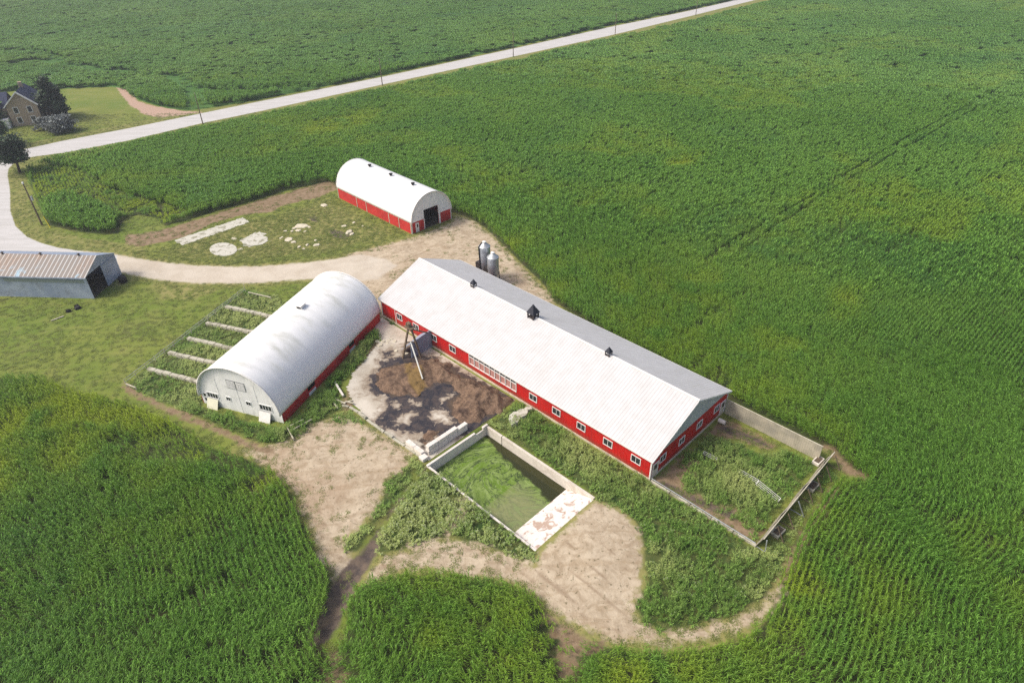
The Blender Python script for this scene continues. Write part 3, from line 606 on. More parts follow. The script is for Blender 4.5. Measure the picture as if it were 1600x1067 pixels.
def weed_clumps(nv=6, h=1.0, rad=.5, kind='weed', n=70, fl=0.0, size=.075, m='weed'):
    out = []
    for s in range(nv):
        r = random.Random(s + 300 + int(h * 10)); L = LeafMesh(s)
        for st in range(9):
            az = r.random() * 6.28; rr = rad * math.sqrt(r.random()); hh = h * r.uniform(.6, 1.1); bx, by = rr * math.cos(az), rr * math.sin(az); lean = r.uniform(0, .25)
            tx, ty = bx + lean * math.cos(az), by + lean * math.sin(az); L.stalk((bx * .7, by * .7, 0), (tx, ty, hh * .95), .012, .006); var = r.random()
            for i in range(n // 9):
                t = r.uniform(.15, 1); a2 = r.random() * 6.28; d = r.uniform(.03, .2) * (1.2 - t * .6)
                L.leaf((bx * .7 + (tx - bx * .7) * t, by * .7 + (ty - by * .7) * t, hh * t), a2, size * r.uniform(1.6, 3.4), size * r.uniform(.6, 1.0), r.uniform(.1, 1.0), r.uniform(.6, 1.8), 2, var=min(1, max(0, var + r.uniform(-.3, .3))))
            if r.random() < fl:
                for q in range(5): L.quad((tx + r.uniform(-.09, .09), ty + r.uniform(-.09, .09), hh + r.uniform(0, .06)), r.uniform(.03, .06), (r.uniform(-.4, .4), r.uniform(-.4, .4), 1), .5, .75)
        out.append(L.obj(m))
    return out
def grass_tufts(nv=5, h=.28, m='grass'):
    out = []
    for s in range(nv):
        r = random.Random(s + 700); L = LeafMesh(s)
        for i in range(26):
            az = r.random() * 6.28; rr = .28 * math.sqrt(r.random()); a2 = r.random() * 6.28
            L.leaf((rr * math.cos(az), rr * math.sin(az), 0), a2, h * r.uniform(.6, 1.4), .03, r.uniform(.9, 1.5), r.uniform(.5, 1.6), 2)
        out.append(L.obj(m))
    return out

def inframe(P, z, mpx): q = proj(np.column_stack([P, np.full(len(P), z)])); return (q[:, 0] > -mpx) & (q[:, 0] < 1600 + mpx) & (q[:, 1] > -mpx * .4) & (q[:, 1] < 1067 + mpx)
def lime_at(P):
    t = np.zeros(len(P))
    for (px, s, k) in limes: g = G(px[0], px[1], 1.5); dd = P - g; t = np.maximum(t, 1.1 * k * np.exp(-((dd @ tdir) / (1.7 * s)) ** 2 - ((dd @ tnor) / (.8 * s)) ** 2))
    return t
tdir = G(1424, 211) - G(1161, 365); tdir /= np.linalg.norm(tdir); tnor = np.array([-tdir[1], tdir[0]])
roaddir = G(1087, 23.6) - G(597.5, 132.5); roaddir /= np.linalg.norm(roaddir); rnor = np.array([-roaddir[1], roaddir[0]])
def corn_points(x0, x1, y0, y1, dens, row, dmin, dmax, mpx, along=1.0):
    n = int((x1 - x0) * (y1 - y0) * dens); P = np.column_stack([rng.uniform(x0, x1, n), rng.uniform(y0, y1, n)])
    P = P[inframe(P, 1.8, mpx)]
    slant = np.sqrt((P ** 2).sum(1) + CAMH ** 2); sl2 = slant + (rng.random(len(P)) - .5) * 50; P = P[(sl2 >= dmin) & (sl2 < dmax)]
    d = -sdf(P, farm); rz = -sdf(P, roadzone); keep = (d > .2) & (rz > .2); P = P[keep]; d = d[keep]; rz = rz[keep]
    beyond = ((P - G(597.5, 132.5)) @ rnor) > -4
    # scalar whose level lines are the rows
    s1 = P @ tnor; use_d = (d < np.where(P[:, 1] < 82, 32, 22)) & ~beyond; s = np.where(use_d, d, s1)
    e = .05; gxd = (-sdf(P + [e, 0], farm) - d) / e; gyd = (-sdf(P + [0, e], farm) - d) / e
    gr = np.where(use_d[:, None], np.column_stack([gxd, gyd]), tnor); gr[beyond] = rnor; s = np.where(beyond, P @ rnor, s)
    off = s - np.round(s / row) * row; P = P - gr * off[:, None] / np.maximum((gr ** 2).sum(1), .3)[:, None]
    P = P + rng.normal(0, 1, P.shape) * (.05 if row < 1 and dmax < 200 else .08)
    yaw = np.arctan2(gr[:, 0], -gr[:, 1])
    # gaps
    al = np.where(use_d, P @ tdir, P @ tdir); u = s1 * .55; v = (P @ tdir) * .035
    streak = vnoise(u, v, 5) * .6 + vnoise(s1 * .16, v * 1.3, 9) * .4
    keep = ~((streak > .84) & (rng.random(len(P)) < .6))
    for t in tracks: keep &= (dline(P, t) > .36) | (vnoise(al * .2, al * 0, 3) < .22)
    for t in waterway: dd = dline(P, t); keep &= (dd > 2.6 + 1.8 * vnoise(P[:, 0] * .2, P[:, 1] * .2, 2)) | (rng.random(len(P)) < .15)
    hs = np.ones(len(P)); hs *= .92 + .16 * fbm(P[:, 0] * .06, P[:, 1] * .06, 1, 3)
    for poly, dn, hh in sparse:
        q = np.clip(sdf(P, poly) / 2 + .5 + (fbm(P[:, 0] * .3, P[:, 1] * .3, 8, 3) - .5) * 1.6, 0, 1); keep &= rng.random(len(P)) < (1 - q * (1 - dn)); hs *= 1 - q * (1 - hh)
    li0 = np.clip((fbm(P[:, 0] * .035, P[:, 1] * .035, 77, 3) - .56) * 3.0, 0, .3)
    cp = sdf(P, GP([(66, 340), (70, 312), (110, 302), (150, 318), (192, 345), (190, 372), (150, 374), (80, 362)], .8)); tp = (sdf(P, sparse[3][0]) > 0) & (cp < 0); hs = np.where(cp > 0, 1.08, np.where(tp, .5, hs)); li0 = np.where(tp, .75, li0)
    li = np.where(cp > 0, 0, 1) * np.maximum(lime_at(P), li0) * np.clip(2.6 * fbm(P[:, 0] * .3, P[:, 1] * .3, 4, 4) - .5, 0, 1.3); edge = np.exp(-np.minimum(d, np.where(beyond, 99, d)) / 1.5) * .35 * vnoise(P[:, 0] * .1, P[:, 1] * .1, 6)
    li = np.clip(np.maximum(li, edge) + rng.normal(0, .03, len(P)), 0, .9); hs *= 1 - .3 * np.clip(li, 0, 1)
    hs *= 1 - .2 * np.exp(-d / .8)
    bey = beyond[keep]; return P[keep], yaw[keep], hs[keep], li[keep], bey
V1 = corn_plants(); V2 = corn_clumps(); V3 = corn_patches()
def put_corn(name, P, yaw, hs, li, V, label, wide=1.0, spin=True):
    n = len(P)
    if n == 0: return
    y = yaw + (rng.random(n) > .5) * math.pi + rng.normal(0, .6 if spin else .1, n)
    s = np.column_stack([np.full(n, wide) * rng.uniform(.9, 1.12, n) * (.5 + .5 * hs) * (.8 if spin else .95), np.full(n, wide) * (.8 if spin else .9) * (.92 if spin else 1.0) * rng.uniform(.9, 1.12, n) * (.5 + .5 * hs), hs * rng.uniform(.95, 1.05, n)])
    scatter(name, P, np.zeros(n), y, s, li, rng.integers(0, len(V), n), V, label)
P, yaw, hs, li, bey = corn_points(-75, 130, 22, 165, 9.6, .58, 0, 150, 80)
left = (P[:, 0] < G(520, 930)[0]) | (P[:, 1] > 60) & (P[:, 0] < -16) & (P[:, 1] < 80); mid = ~left & (P[:, 0] < G(890, 1010)[0]) & (P[:, 1] < 60)
put_corn('corn_field', P[left], yaw[left], hs[left], li[left], V1, 'standing green corn filling the lower left corner beside the sandy lot')
put_corn('corn_field', P[mid], yaw[mid], hs[mid], li[mid], V1, 'tongue of green corn below the sandy track and pit ramp')
rest = ~left & ~mid
put_corn('corn_field', P[rest], yaw[rest], hs[rest], li[rest], V1, 'green corn in curving rows on the right of the pen')
P, yaw, hs, li, bey = corn_points(-170, 200, 95, 275, 2.7, .66, 150, 265, 70)
put_corn('corn_field', P, yaw, hs, li, V2, 'broad green corn field behind the barns as far as the road', 1.0, False)
P, yaw, hs, li, bey = corn_points(-420, 420, 200, 640, .40, 2.28, 265, 2000, 70)
put_corn('corn_field', P[~bey], yaw[~bey], hs[~bey], li[~bey], V3, 'distant part of the green corn field near the road', 1.15, False)
put_corn('crop_field', P[bey], yaw[bey], hs[bey] * .8, li[bey] * .5, V3, 'pale green crop on the far side of the gravel road', 1.15, False)

WV = weed_clumps(6, 1.0, .5); WF = weed_clumps(5, .9, .5, fl=.3); GT = grass_tufts(); WG = grass_tufts(3, 1.0, 'weed'); WV = WV + WG[:2]
def fillp(poly, dens, zmin=.0, inset=.0):
    poly = np.array(poly); lo = poly.min(0); hi = poly.max(0); n = int((hi - lo).prod() * dens); P = np.column_stack([rng.uniform(lo[0], hi[0], n), rng.uniform(lo[1], hi[1], n)])
    d = sdf(P, poly) + (fbm(P[:, 0] * .5, P[:, 1] * .5, 11, 3) - .5) * 1.2 - inset; k = d > 0; return P[k], d[k]
def blocked(P):
    f = to_farm(P); b = (f[:, 0] > lag[0] - .1) & (f[:, 0] < lag[1] + .1) & (f[:, 1] > lag[2] - .1) & (f[:, 1] < lag[3] + .1)
    b |= (f[:, 0] > -.2) & (f[:, 0] < 53.9) & (f[:, 1] > .05) & (f[:, 1] < 18.3)
    b |= sdf(P, slab_poly) > .0
    for pd in pads: b |= sdf(P, pd) > (-.05 + .25 * (vnoise(P[:, 0] * 1.2, P[:, 1] * 1.2, 7) > .75))
    b |= sdf(P, [H1(0, 0), H1(26.6, 0), H1(26.6, 13.4), H1(0, 13.4)]) > -.05; b |= sdf(P, [H2(0, 0), H2(27.4, 0), H2(27.4, 10.65), H2(0, 10.65)]) > -.1
    return b
def weeds(name, poly, dens, hgt, V, label, tint=.12, rad=1.0, inset=0.0):
    P, d = fillp(poly, dens, inset=inset); k = ~blocked(P); P = P[k]; d = d[k]; n = len(P); b = fbm(P[:, 0] * .35, P[:, 1] * .35, 21, 4)
    hs = hgt * (.2 + 1.6 * b) * np.clip(.45 + d * .5, .45, 1); ti = np.clip(tint + (fbm(P[:, 0] * .18, P[:, 1] * .18, 31, 3) - .5) * 2.0 + rng.normal(0, .1, n), 0, .75)
    s = np.column_stack([rad * rng.uniform(.7, 1.2, n), rad * rng.uniform(.7, 1.2, n), hs * rng.uniform(.85, 1.15, n)])
    scatter(name, P, np.full(n, -.02), rng.uniform(0, 6.28, n), s, ti, rng.integers(0, len(V), n), V, label)
weeds('weeds', weedP['strip'], 3.4, 1.15, WV, 'dark green tall weeds along the red side of the large hoop barn', .05)
weeds('weeds', weedP['front'], 3.2, .95, WV, 'green weeds below the white end wall of the large hoop barn', .08)
weeds('weeds', weedP['divid'], 2.4, .38, WV, 'low rough weeds between the concrete dividers', .3, .95)
weeds('weeds', weedP['wall'], 3.0, .6, WV, 'strip of weeds outside the broken yard kerb', .15)
weeds('weeds', weedP['tri'], 3.0, .8, WF, 'pale flowering weeds between the ditch and the manure pit', .55)
weeds('weeds', weedP['dl'], 2.6, .5, WV, 'ragged weeds on the left bank of the ditch', .15)
weeds('weeds', weedP['big'], 3.1, 1.05, WV + WF[:1], 'wide band of green weeds between the pit and the long barn', .12)
weeds('weeds', weedP['pen'], 3.6, 1.0, WV, 'green weeds overgrowing the fenced pen', .25)
weeds('weeds', weedP['outer'], 2.6, .5, WV, 'weeds growing outside the leaning pen fence', .3)
# rough grass: tufts over the mown ground, thin tufts on the bare ground and along its edges
P = np.column_stack([rng.uniform(-150, 60, 420000), rng.uniform(35, 215, 420000)]); P = P[inframe(P, 0, 40)]
P = P[(sdf(P, farm) > 0) | (sdf(P, roadzone) > 0)]; P = P[~blocked(P)]
dd = np.maximum.reduce([sdf(P, q) for q in (dirt1, dirt2, yard_dirt)]); gg = np.maximum.reduce([sdf(P, q) for q in (drive, road_main, road_side)])
nz = fbm(P[:, 0] * .12, P[:, 1] * .12, 41, 4); bz = sdf(P, brown1); nzf = fbm(P[:, 0] * .6, P[:, 1] * .6, 43, 3)
pr = .3 + .8 * np.clip(nz - .45, 0, 1) + .5 * (sdf(P, lawn_ex) > 0); pr = np.where(dd > .3, np.where(nzf > .60, .25, .0), pr); pr = np.where(bz > .3, np.where(nzf > .56, .3, .02), pr); pr = np.where(gg > -.2, 0, pr)
pr *= np.where(dline(P, ditch) < 1.5, 0, 1); pr *= np.where(dline(P, path4) < .7, .2, 1)
edg = np.clip(1 - np.abs(dd - .6) / 1.4, 0, 1); pr = np.where(gg > -.2, pr, np.maximum(pr, edg * .8 * (nzf > .45))); k = rng.random(len(P)) < pr * .5; P = P[k]; n = len(P); hs = (.35 + .8 * fbm(P[:, 0] * .3, P[:, 1] * .3, 51, 3)) * np.where(dd[k] > .3, .8, 1); ti = np.clip(.12 + (fbm(P[:, 0] * .15, P[:, 1] * .15, 61, 3) - .45) * 1.0, 0, .5)
scatter('grass', P, np.zeros(n), rng.uniform(0, 6.28, n), np.column_stack([hs * 0 + 1.2, hs * 0 + 1.2, hs * .5]), ti, rng.integers(0, len(GT), n), GT, 'short rough grass over the farm lawns and verges')
#%%OBJECTS
# ================================================================ buildings and other objects
def obox(mb, o, u, n, a0, a1, b0, b1, c0, c1):
    o = Vector(o); u = Vector(u); n = Vector(n); z = Vector((0, 0, 1)); P = lambda a, b, c: o + u * a + z * b + n * c
    return mb.add([P(a0, b0, c0), P(a1, b0, c0), P(a1, b0, c1), P(a0, b0, c1), P(a0, b1, c0), P(a1, b1, c0), P(a1, b1, c1), P(a0, b1, c1)],
                  [(0, 3, 2, 1), (4, 5, 6, 7), (0, 1, 5, 4), (1, 2, 6, 5), (2, 3, 7, 6), (3, 0, 4, 7)])
def window(par, o, u, n, w_, h_, panes=2, frame='white', pane='glass', t=.09, name='window'):
    """o = middle of the opening on the wall face"""
    f = MB(); hw, hh = w_ / 2, h_ / 2
    for a0, a1, b0, b1 in ((-hw - t, hw + t, hh, hh + t), (-hw - t, hw + t, -hh - t, -hh), (-hw - t, -hw, -hh, hh), (hw, hw + t, -hh, hh)): obox(f, o, u, n, a0, a1, b0, b1, -.02, .07)
    for k in range(1, panes): c = -hw + w_ * k / panes; obox(f, o, u, n, c - t * .3, c + t * .3, -hh, hh, -.02, .055)
    wf = f.build(name, frame, par); p = MB(); obox(p, o, u, n, -hw, hw, -hh, hh, -.02, .025); p.build('pane', pane, wf); return wf
BB = (BO[0], BO[1], 0)
# ---- long red barn
L_, W_, HE, HR = 54.02, 18.18, 3.42, 7.30
barn = thing('long_barn', BB, BYAW, 'very long red livestock barn with a white ribbed metal gable roof and three black cupolas', 'barn')
x0, x1, y0, y1 = .3, L_ - .3, .3, W_ - .3; zt = HE + .10
def wall_seg(name, m, boxes, par): q = MB(); [q.box(*b) for b in boxes]; return q.build(name, m, par)
bk0, bk1 = 21.75, 31.35
wall_seg('front_wall', 'red', [(x0, bk0, y0, y0 + .15, .35, zt), (bk1, x1, y0, y0 + .15, .35, zt), (bk0, bk1, y0, y0 + .15, .35, 1.15)], barn)
wall_seg('back_wall', 'red', [(x0, x1, y1 - .15, y1, .3, zt)], barn)
wall_seg('end_wall', 'redy', [(x1 - .15, x1, y0 + .15, y1 - .15, .35, zt)], barn); wall_seg('end_wall', 'redy', [(x0, x0 + .15, y0 + .15, y1 - .15, .35, zt)], barn)
rise = (HR - HE) / (W_ / 2)
for xa, xb in ((x1 - .13, x1 + .02), (x0 - .02, x0 + .13)):
    q = MB()
    P = [(y0, zt + .01), (y1, zt + .01), (y1, HE + rise * .3 - .02), (W_ / 2, HR - .08), (y0, HE + rise * .3 - .02)]
    q.add([(xa, a, b) for a, b in P] + [(xb, a, b) for a, b in P], [(4, 3, 2, 1, 0), (5, 6, 7, 8, 9)] + [(i, (i + 1) % 5, 5 + (i + 1) % 5, 5 + i) for i in range(5)])
    q.build('gable', 'grey_gable', barn)
q = MB(); T = .10
for s in (0, 1):
    ya, yb = (0, W_ / 2) if s == 0 else (W_, W_ / 2)
    vs = [(0, ya, HE), (L_, ya, HE), (L_, yb, HR), (0, yb, HR), (0, ya, HE + T), (L_, ya, HE + T), (L_, yb, HR + T), (0, yb, HR + T)]
    q.add(vs, [(0, 3, 2, 1), (4, 5, 6, 7), (0, 1, 5, 4), (1, 2, 6, 5), (2, 3, 7, 6), (3, 0, 4, 7)] if s == 0 else [(0, 1, 2, 3), (7, 6, 5, 4), (4, 5, 1, 0), (5, 6, 2, 1), (6, 7, 3, 2), (7, 4, 0, 3)])
roof = q.build('roof', 'white_roof', barn)
q = MB()
for xa, xb in ((-.03, .0), (L_, L_ + .03)):
    for ya in (0, W_):
        q.add([(xa, ya, HE - .14), (xb, ya, HE - .14), (xb, W_ / 2, HR - .14), (xa, W_ / 2, HR - .14), (xa, ya, HE + T + .01), (xb, ya, HE + T + .01), (xb, W_ / 2, HR + T + .01), (xa, W_ / 2, HR + T + .01)], [(0, 3, 2, 1), (4, 5, 6, 7), (0, 1, 5, 4), (1, 2, 6, 5), (2, 3, 7, 6), (3, 0, 4, 7)])
q.box(-.03, L_ + .03, -.04, 0, HE - .12, HE + T); q.box(-.03, L_ + .03, W_, W_ + .04, HE - .12, HE + T)
q.build('fascia', 'white', roof)
q = MB(); q.box(0, L_, W_ / 2 - .18, W_ / 2 + .18, HR + T - .02, HR + T + .05); q.build('ridge_cap', 'white', roof)
q = MB(); q.box(x0 - .06, x1 + .06, y0 - .06, y0 + .2, -.3, .35); q.box(x1 - .2, x1 + .06, y0 + .2, y1, -.3, .35); q.box(x0 - .06, x0 + .2, y0 + .2, y1, -.3, .35); q.build('foundation', 'foundation', barn)
for cx, cy in ((x1, y0), (x0, y0), (x1, y1)): q = MB(); q.box(cx - (.12 if cx > 5 else .04), cx + (.04 if cx > 5 else .12), cy - (.04 if cy < 5 else .12), cy + (.12 if cy < 5 else .04), .35, zt); q.build('corner_trim', 'white', barn)
q = MB(); q.box(3.95, 4.07, y0 - .03, y0, .35, zt); q.build('wall_batten', 'white', barn)
for x in (5.12, 9.34, 13.69, 18.04, 34.56, 38.75, 42.98, 47.27, 51.52): window(barn, (x, y0, 2.0), (1, 0, 0), (0, -1, 0), 1.25, .95)
f = MB(); n9 = 9; ww = (bk1 - bk0) / n9
for k in range(n9 + 1): f.box(bk0 + k * ww - .05, bk0 + k * ww + .05, y0 - .05, y0 + .05, 1.15, 3.05)
f.box(bk0, bk1, y0 - .05, y0 + .05, 1.15, 1.25); f.box(bk0, bk1, y0 - .03, y0 + .05, 2.45, 2.55)
cb = f.build('curtain_window', 'white', barn)
for k in range(n9): p = MB(); p.box(bk0 + k * ww + .07, bk0 + (k + 1) * ww - .07, y0 + .06, y0 + .1, 1.26, 2.44); p.build('curtain', 'curtain', cb)
p = MB(); p.box(bk0, bk1, y0 + .11, y0 + .14, 1.15, zt); p.build('dark_opening', 'glass', cb)
for y in (2.7, 6.85, 10.98, 15.23): window(barn, (x1, y, 2.1), (0, 1, 0), (1, 0, 0), 1.15, .95)
for y in (1.2, 16.9):
    q = MB(); obox(q, (x1, y, 0), (0, 1, 0), (1, 0, 0), -.5, .5, .15, 2.3, -.02, .05); d = q.build('door', 'door', barn)
    q = MB(); obox(q, (x1, y, 0), (0, 1, 0), (1, 0, 0), -.32, .32, 1.35, 2.1, .05, .065); q.build('pane', 'glass', d)
    q = MB(); [obox(q, (x1, y, 0), (0, 1, 0), (1, 0, 0), a, b, c, e, -.02, .08) for a, b, c, e in ((-.6, -.5, .15, 2.4), (.5, .6, .15, 2.4), (-.5, .5, 2.3, 2.4))]; q.build('door_frame', 'white', d)
for x, s in ((13.58, .95), (26.33, 1.62), (40.13, .95)):
    z0 = HR + T; s *= .9; h = s / 2; up = .38 * s + .12
    q = MB(); [q.box(x + a * h * .72 - .06 * s, x + a * h * .72 + .06 * s, W_ / 2 + b * h * .72 - .06 * s, W_ / 2 + b * h * .72 + .06 * s, z0 - .3 * s, z0 + up) for a in (-1, 1) for b in (-1, 1)]
    q.box(x - h * .72, x + h * .72, W_ / 2 - h * .72, W_ / 2 + h * .72, z0 - .28 * s, z0 + .05 * s); c = q.build('cupola', 'dark_metal', barn)
    q = MB(); vs = [(x - h, W_ / 2 - h, z0 + up), (x + h, W_ / 2 - h, z0 + up), (x + h, W_ / 2 + h, z0 + up), (x - h, W_ / 2 + h, z0 + up), (x, W_ / 2, z0 + up + s * .95)]
    q.add(vs, [(3, 2, 1, 0), (0, 1, 4), (1, 2, 4), (2, 3, 4), (3, 0, 4)]); q.build('cupola_roof', 'black_shingle', c)

# ---- hoop barns
def hoop(name, loc, yaw, L, Wd, hw, ha, cover, label, ext=.35):
    t = thing(name, (loc[0], loc[1], 0), yaw, label, 'barn')
    v = []; f = []; ns = int(L / .38); na = 36
    for s in range(ns + 1):
        x = -ext + (L + 2 * ext) * s / ns; rib = .03 * abs(math.sin(math.pi * s * .38 / 1.5))
        for k in range(na + 1):
            a = math.pi * k / na; r = 1 + (-rib if 2 < k < na - 2 else 0) / ha
            v.append((x, Wd / 2 - math.cos(a) * Wd / 2 * r * 1.0, hw - .06 + ha * math.sin(a) * r))
    for s in range(ns):
        for k in range(na): a = s * (na + 1) + k; f.append((a, a + 1, a + na + 2, a + na + 1))
    q = MB(); q.add(v, f); c = q.build('fabric_cover', cover, t, smooth=True); so = c.modifiers.new('thick', 'SOLIDIFY'); so.thickness = .05; so.offset = 1
    for x in (-ext, L + ext): q = MB(); q.tube([(x, Wd / 2 - math.cos(math.pi * k / na) * Wd / 2, hw - .06 + ha * math.sin(math.pi * k / na)) for k in range(na + 1)], .09, 6); q.build('end_hoop', 'white', c, smooth=True)
    return t
def arch_wall(par, x, Wd, zb, hw, ha, m, holes=(), name='end_wall', th=.08, z_lo=None):
    """flat end wall under the arch, cut into strips round rectangular holes (ya, yb, za, zb)"""
    ys = sorted(set([.05, Wd - .05] + [h for H in holes for h in H[:2]] + list(np.linspace(.05, Wd - .05, 49)))); top = lambda y: hw - .06 + ha * math.sqrt(max(0, 1 - ((y - Wd / 2) / (Wd / 2)) ** 2)) - .03
    q = MB()
    for a, b in zip(ys[:-1], ys[1:]):
        if b - a < 1e-4: continue
        m_ = (a + b) / 2; segs = [(zb, None)]; hs = [H for H in holes if H[0] - 1e-6 <= a and b <= H[1] + 1e-6]
        zz = [zb]
        for H in sorted(hs, key=lambda h: h[2]): zz += [H[2], H[3]]
        zz.append(None)
        for i in range(0, len(zz), 2):
            lo = zz[i]; hi = zz[i + 1]; ta, tb = (top(a), top(b)) if hi is None else (hi, hi)
            if max(ta, tb) <= lo + .001: continue
            ta = max(ta, lo); tb = max(tb, lo)
            q.add([(x, a, lo), (x, b, lo), (x, b, tb), (x, a, ta), (x + th, a, lo), (x + th, b, lo), (x + th, b, tb), (x + th, a, ta)], [(0, 1, 2, 3), (7, 6, 5, 4), (3, 2, 6, 7), (0, 4, 5, 1), (1, 5, 6, 2), (4, 0, 3, 7)])
    return q.build(name, m, par)
LH1, WH1, HW1, HA1 = 26.57, 13.36, 1.61, 6.27
h1 = hoop('hoop_barn', hp1, 1.218, LH1, WH1, HW1, HA1, 'fabric', 'large white fabric hoop barn beside the concrete yard, red strip along its side')
fu = (0, 1, 0); fn = (-1, 0, 0)
arch_wall(h1, 0, WH1, 0, HW1, HA1, 'hoop_end'); arch_wall(h1, LH1 - .08, WH1, 0, HW1, HA1, 'hoop_end')
q = MB(); q.box(.1, 6, 0, .12, 0, HW1 - .02); q.box(7.8, 17, 0, .12, 0, HW1 - .02); q.box(18.6, LH1, 0, .12, 0, HW1 - .02); q.box(6, 7.8, 0, .12, 0, .8); q.box(17, 18.6, 0, .12, 0, .8); q.build('side_wall', 'red_old', h1)
q = MB(); q.box(0, LH1, WH1 - .12, WH1, 0, HW1 - .02); q.build('side_wall', 'red_old', h1)
for xa in (6.9, 17.8):
    q = MB(); q.box(xa - .9, xa + .8, -.03, .0, .05, .55); q.build('side_hatch', 'white', h1)
window(h1, (0, 11.15, 1.95), fu, fn, 1.75, .8, 4, 'hoop_end', name='window'); window(h1, (0, 2.4, 2.1), fu, fn, 1.85, .85, 4, 'hoop_end')
window(h1, (0, 8.48, 2.05), fu, fn, .68, .62, 2, 'hoop_end', t=.05); window(h1, (0, 5.16, 2.1), fu, fn, .72, .62, 2, 'hoop_end', t=.05)
M['shutter'] = simple('grey_louvred_shutter', srgb(150, 152, 150), .7, var=.08, nscale=3)
for ya, yb in ((4.95, 6.4), (6.5, 7.95)):
    q = MB(); q.box(-.06, -.005, ya, yb, 4.15, 5.6); s = q.build('shutter', 'shutter', h1); q = MB(); [q.box(-.085, -.062, ya + .06, yb - .06, 4.25 + k * .16, 4.31 + k * .16) for k in range(8)]; q.build('louvre', 'hoop_end', s)
for bx_ in ((6.58, 6.66, 0, 4.1), (3.5, 3.6, 1.2, 5.6), (9.9, 10.0, 1.2, 5.6)): q = MB(); q.box(-.03, -.004, *bx_); q.build('batten', 'hoop_end', h1)
q = MB(); q.box(-.06, -.004, 12.25, 12.85, .3, 2.15); d = q.build('door', 'hoop_end', h1); 
for za in (1.5, .7): q = MB(); q.box(-.08, -.062, 12.35, 12.75, za, za + .5); q.build('pane', 'glass', d)
for ya, yb, c in ((10.4, 12.2, 'pale_cream'), (1.75, 3.55, 'white')):
    if c == 'pale_cream': M[c] = simple('cream_plywood', srgb(222, 220, 194), .7, var=.05)
    q = MB(); q.add([(-.75, ya, 0), (-.75, yb, 0), (-.7, yb, 0), (-.7, ya, 0), (-.14, ya, 1.35), (-.14, yb, 1.35), (-.09, yb, 1.35), (-.09, ya, 1.35)], [(0, 3, 2, 1), (4, 5, 6, 7), (0, 1, 5, 4), (1, 2, 6, 5), (2, 3, 7, 6), (3, 0, 4, 7)]); q.build('feed_flap', c, h1)
q = MB(); vx, vy, vz = 15.9, 6.4, HW1 + HA1 - .12
for s in (-1, 1): q.box(vx - .55, vx + .55, vy + s * .42 - .05, vy + s * .42 + .05, vz, vz + .45); q.box(vx + s * .5 - .05, vx + s * .5 + .05, vy - .37, vy + .37, vz, vz + .16)
q.box(vx - .7, vx + .7, vy - .55, vy + .55, vz + .45, vz + .55); rv = q.build('roof_vent', 'white', h1); q = MB(); q.box(vx - .56, vx + .45, vy - .36, vy + .36, vz + .02, vz + .42); q.build('vent_throat', 'black', rv)
LH2, WH2, HW2, HA2 = 27.39, 10.65, 2.37, 5.31
h2 = hoop('hoop_barn', hp2, 2.339, LH2, WH2, HW2, HA2, 'fabric_clean', 'small white fabric hoop barn with red lower walls and a wide open end doorway', .25)
arch_wall(h2, 0, WH2, HW2 - .05, HW2, HA2, 'hoop_end', [(3.42, 7.2, HW2 - .05, 4.2)], name='end_panel'); arch_wall(h2, LH2 - .08, WH2, 0, HW2, HA2, 'hoop_end', name='end_panel')
for ya, yb in ((.05, 3.42), (7.2, WH2 - .05)): q = MB(); q.box(-.03, .1, ya, yb, 0, HW2 - .06); q.build('end_wall', 'red_old', h2)
q = MB(); q.box(.1, LH2, 0, .12, 0, HW2 - .04); q.build('side_wall', 'red_old', h2); q = MB(); q.box(.1, LH2, WH2 - .12, WH2, 0, HW2 - .04); q.build('side_wall', 'red_old', h2)
for x in (.09, 4.15, 7.7, 16.0, 19.75, LH2 - .1): q = MB(); q.box(x - .09, x + .09, WH2, WH2 + .05, 0, HW2 - .05); q.build('wall_post', 'pale_wood', h2)
for bx_ in ((-.12, -.035, 3.02, 3.42, 0, 4.3), (-.1, -.035, 7.2, 7.36, 0, HW2), (-.09, -.035, WH2 - .25, WH2 - .05, 0, HW2), (-.09, -.035, .05, .2, 0, HW2)): q = MB(); q.box(*bx_); q.build('door_jamb', 'white', h2)
q = MB(); q.box(-.09, -.035, 8.72, 9.58, .05, 2.05); d = q.build('door', 'white', h2); q = MB(); q.box(-.11, -.092, 8.95, 9.3, 1.1, 1.8); q.build('pane', 'glass', d)
q = MB(); q.box(.15, LH2 - .2, .15, WH2 - .15, -.02, .02); q.build('floor', 'dark_inside', h2)
for x in (5.36, 13.1, 21.0):
    q = MB(); z = HW2 + HA2 - .12; q.lathe([(.22, z), (.22, z + .32), (.42, z + .34), (.42, z + .5), (.1, z + .62)], 12, (x, WH2 / 2)); q.build('roof_vent', 'black', h2)

# ---- blue grey steel shed
shy = 1.492 - math.pi / 2; sh = thing('steel_shed', (-73.494, 101.079, 0), shy, 'blue grey corrugated steel shed with a rusty roof and open end doorway', 'shed')
LS, WS, HES, HRS = 26, 8.885, 4.3, 6.16
q = MB(); q.box(-LS, 0, 0, .1, 0, HES); q.build('side_wall', 'steel_blue', sh); q = MB(); q.box(-LS, 0, WS - .1, WS, 0, HES); q.build('side_wall', 'steel_blue', sh)
q = MB(); q.box(-.1, 0, 4.45, WS - .1, 0, HES); q.add([(-.1, .0, HES), (-.1, WS, HES), (-.1, WS / 2, HRS - .05), (0, 0, HES), (0, WS, HES), (0, WS / 2, HRS - .05)], [(0, 2, 1), (3, 4, 5), (0, 1, 4, 3), (1, 2, 5, 4), (2, 0, 3, 5)])
q.build('end_wall', 'steel_blue_y', sh); q = MB(); q.box(-LS, -LS + .1, .1, WS - .1, 0, HES); q.build('end_wall', 'steel_blue_y', sh)
q = MB(); q.box(.03, .09, 4.35, 8.7, .1, 4.15); q.build('sliding_door', 'steel_blue_y', sh)
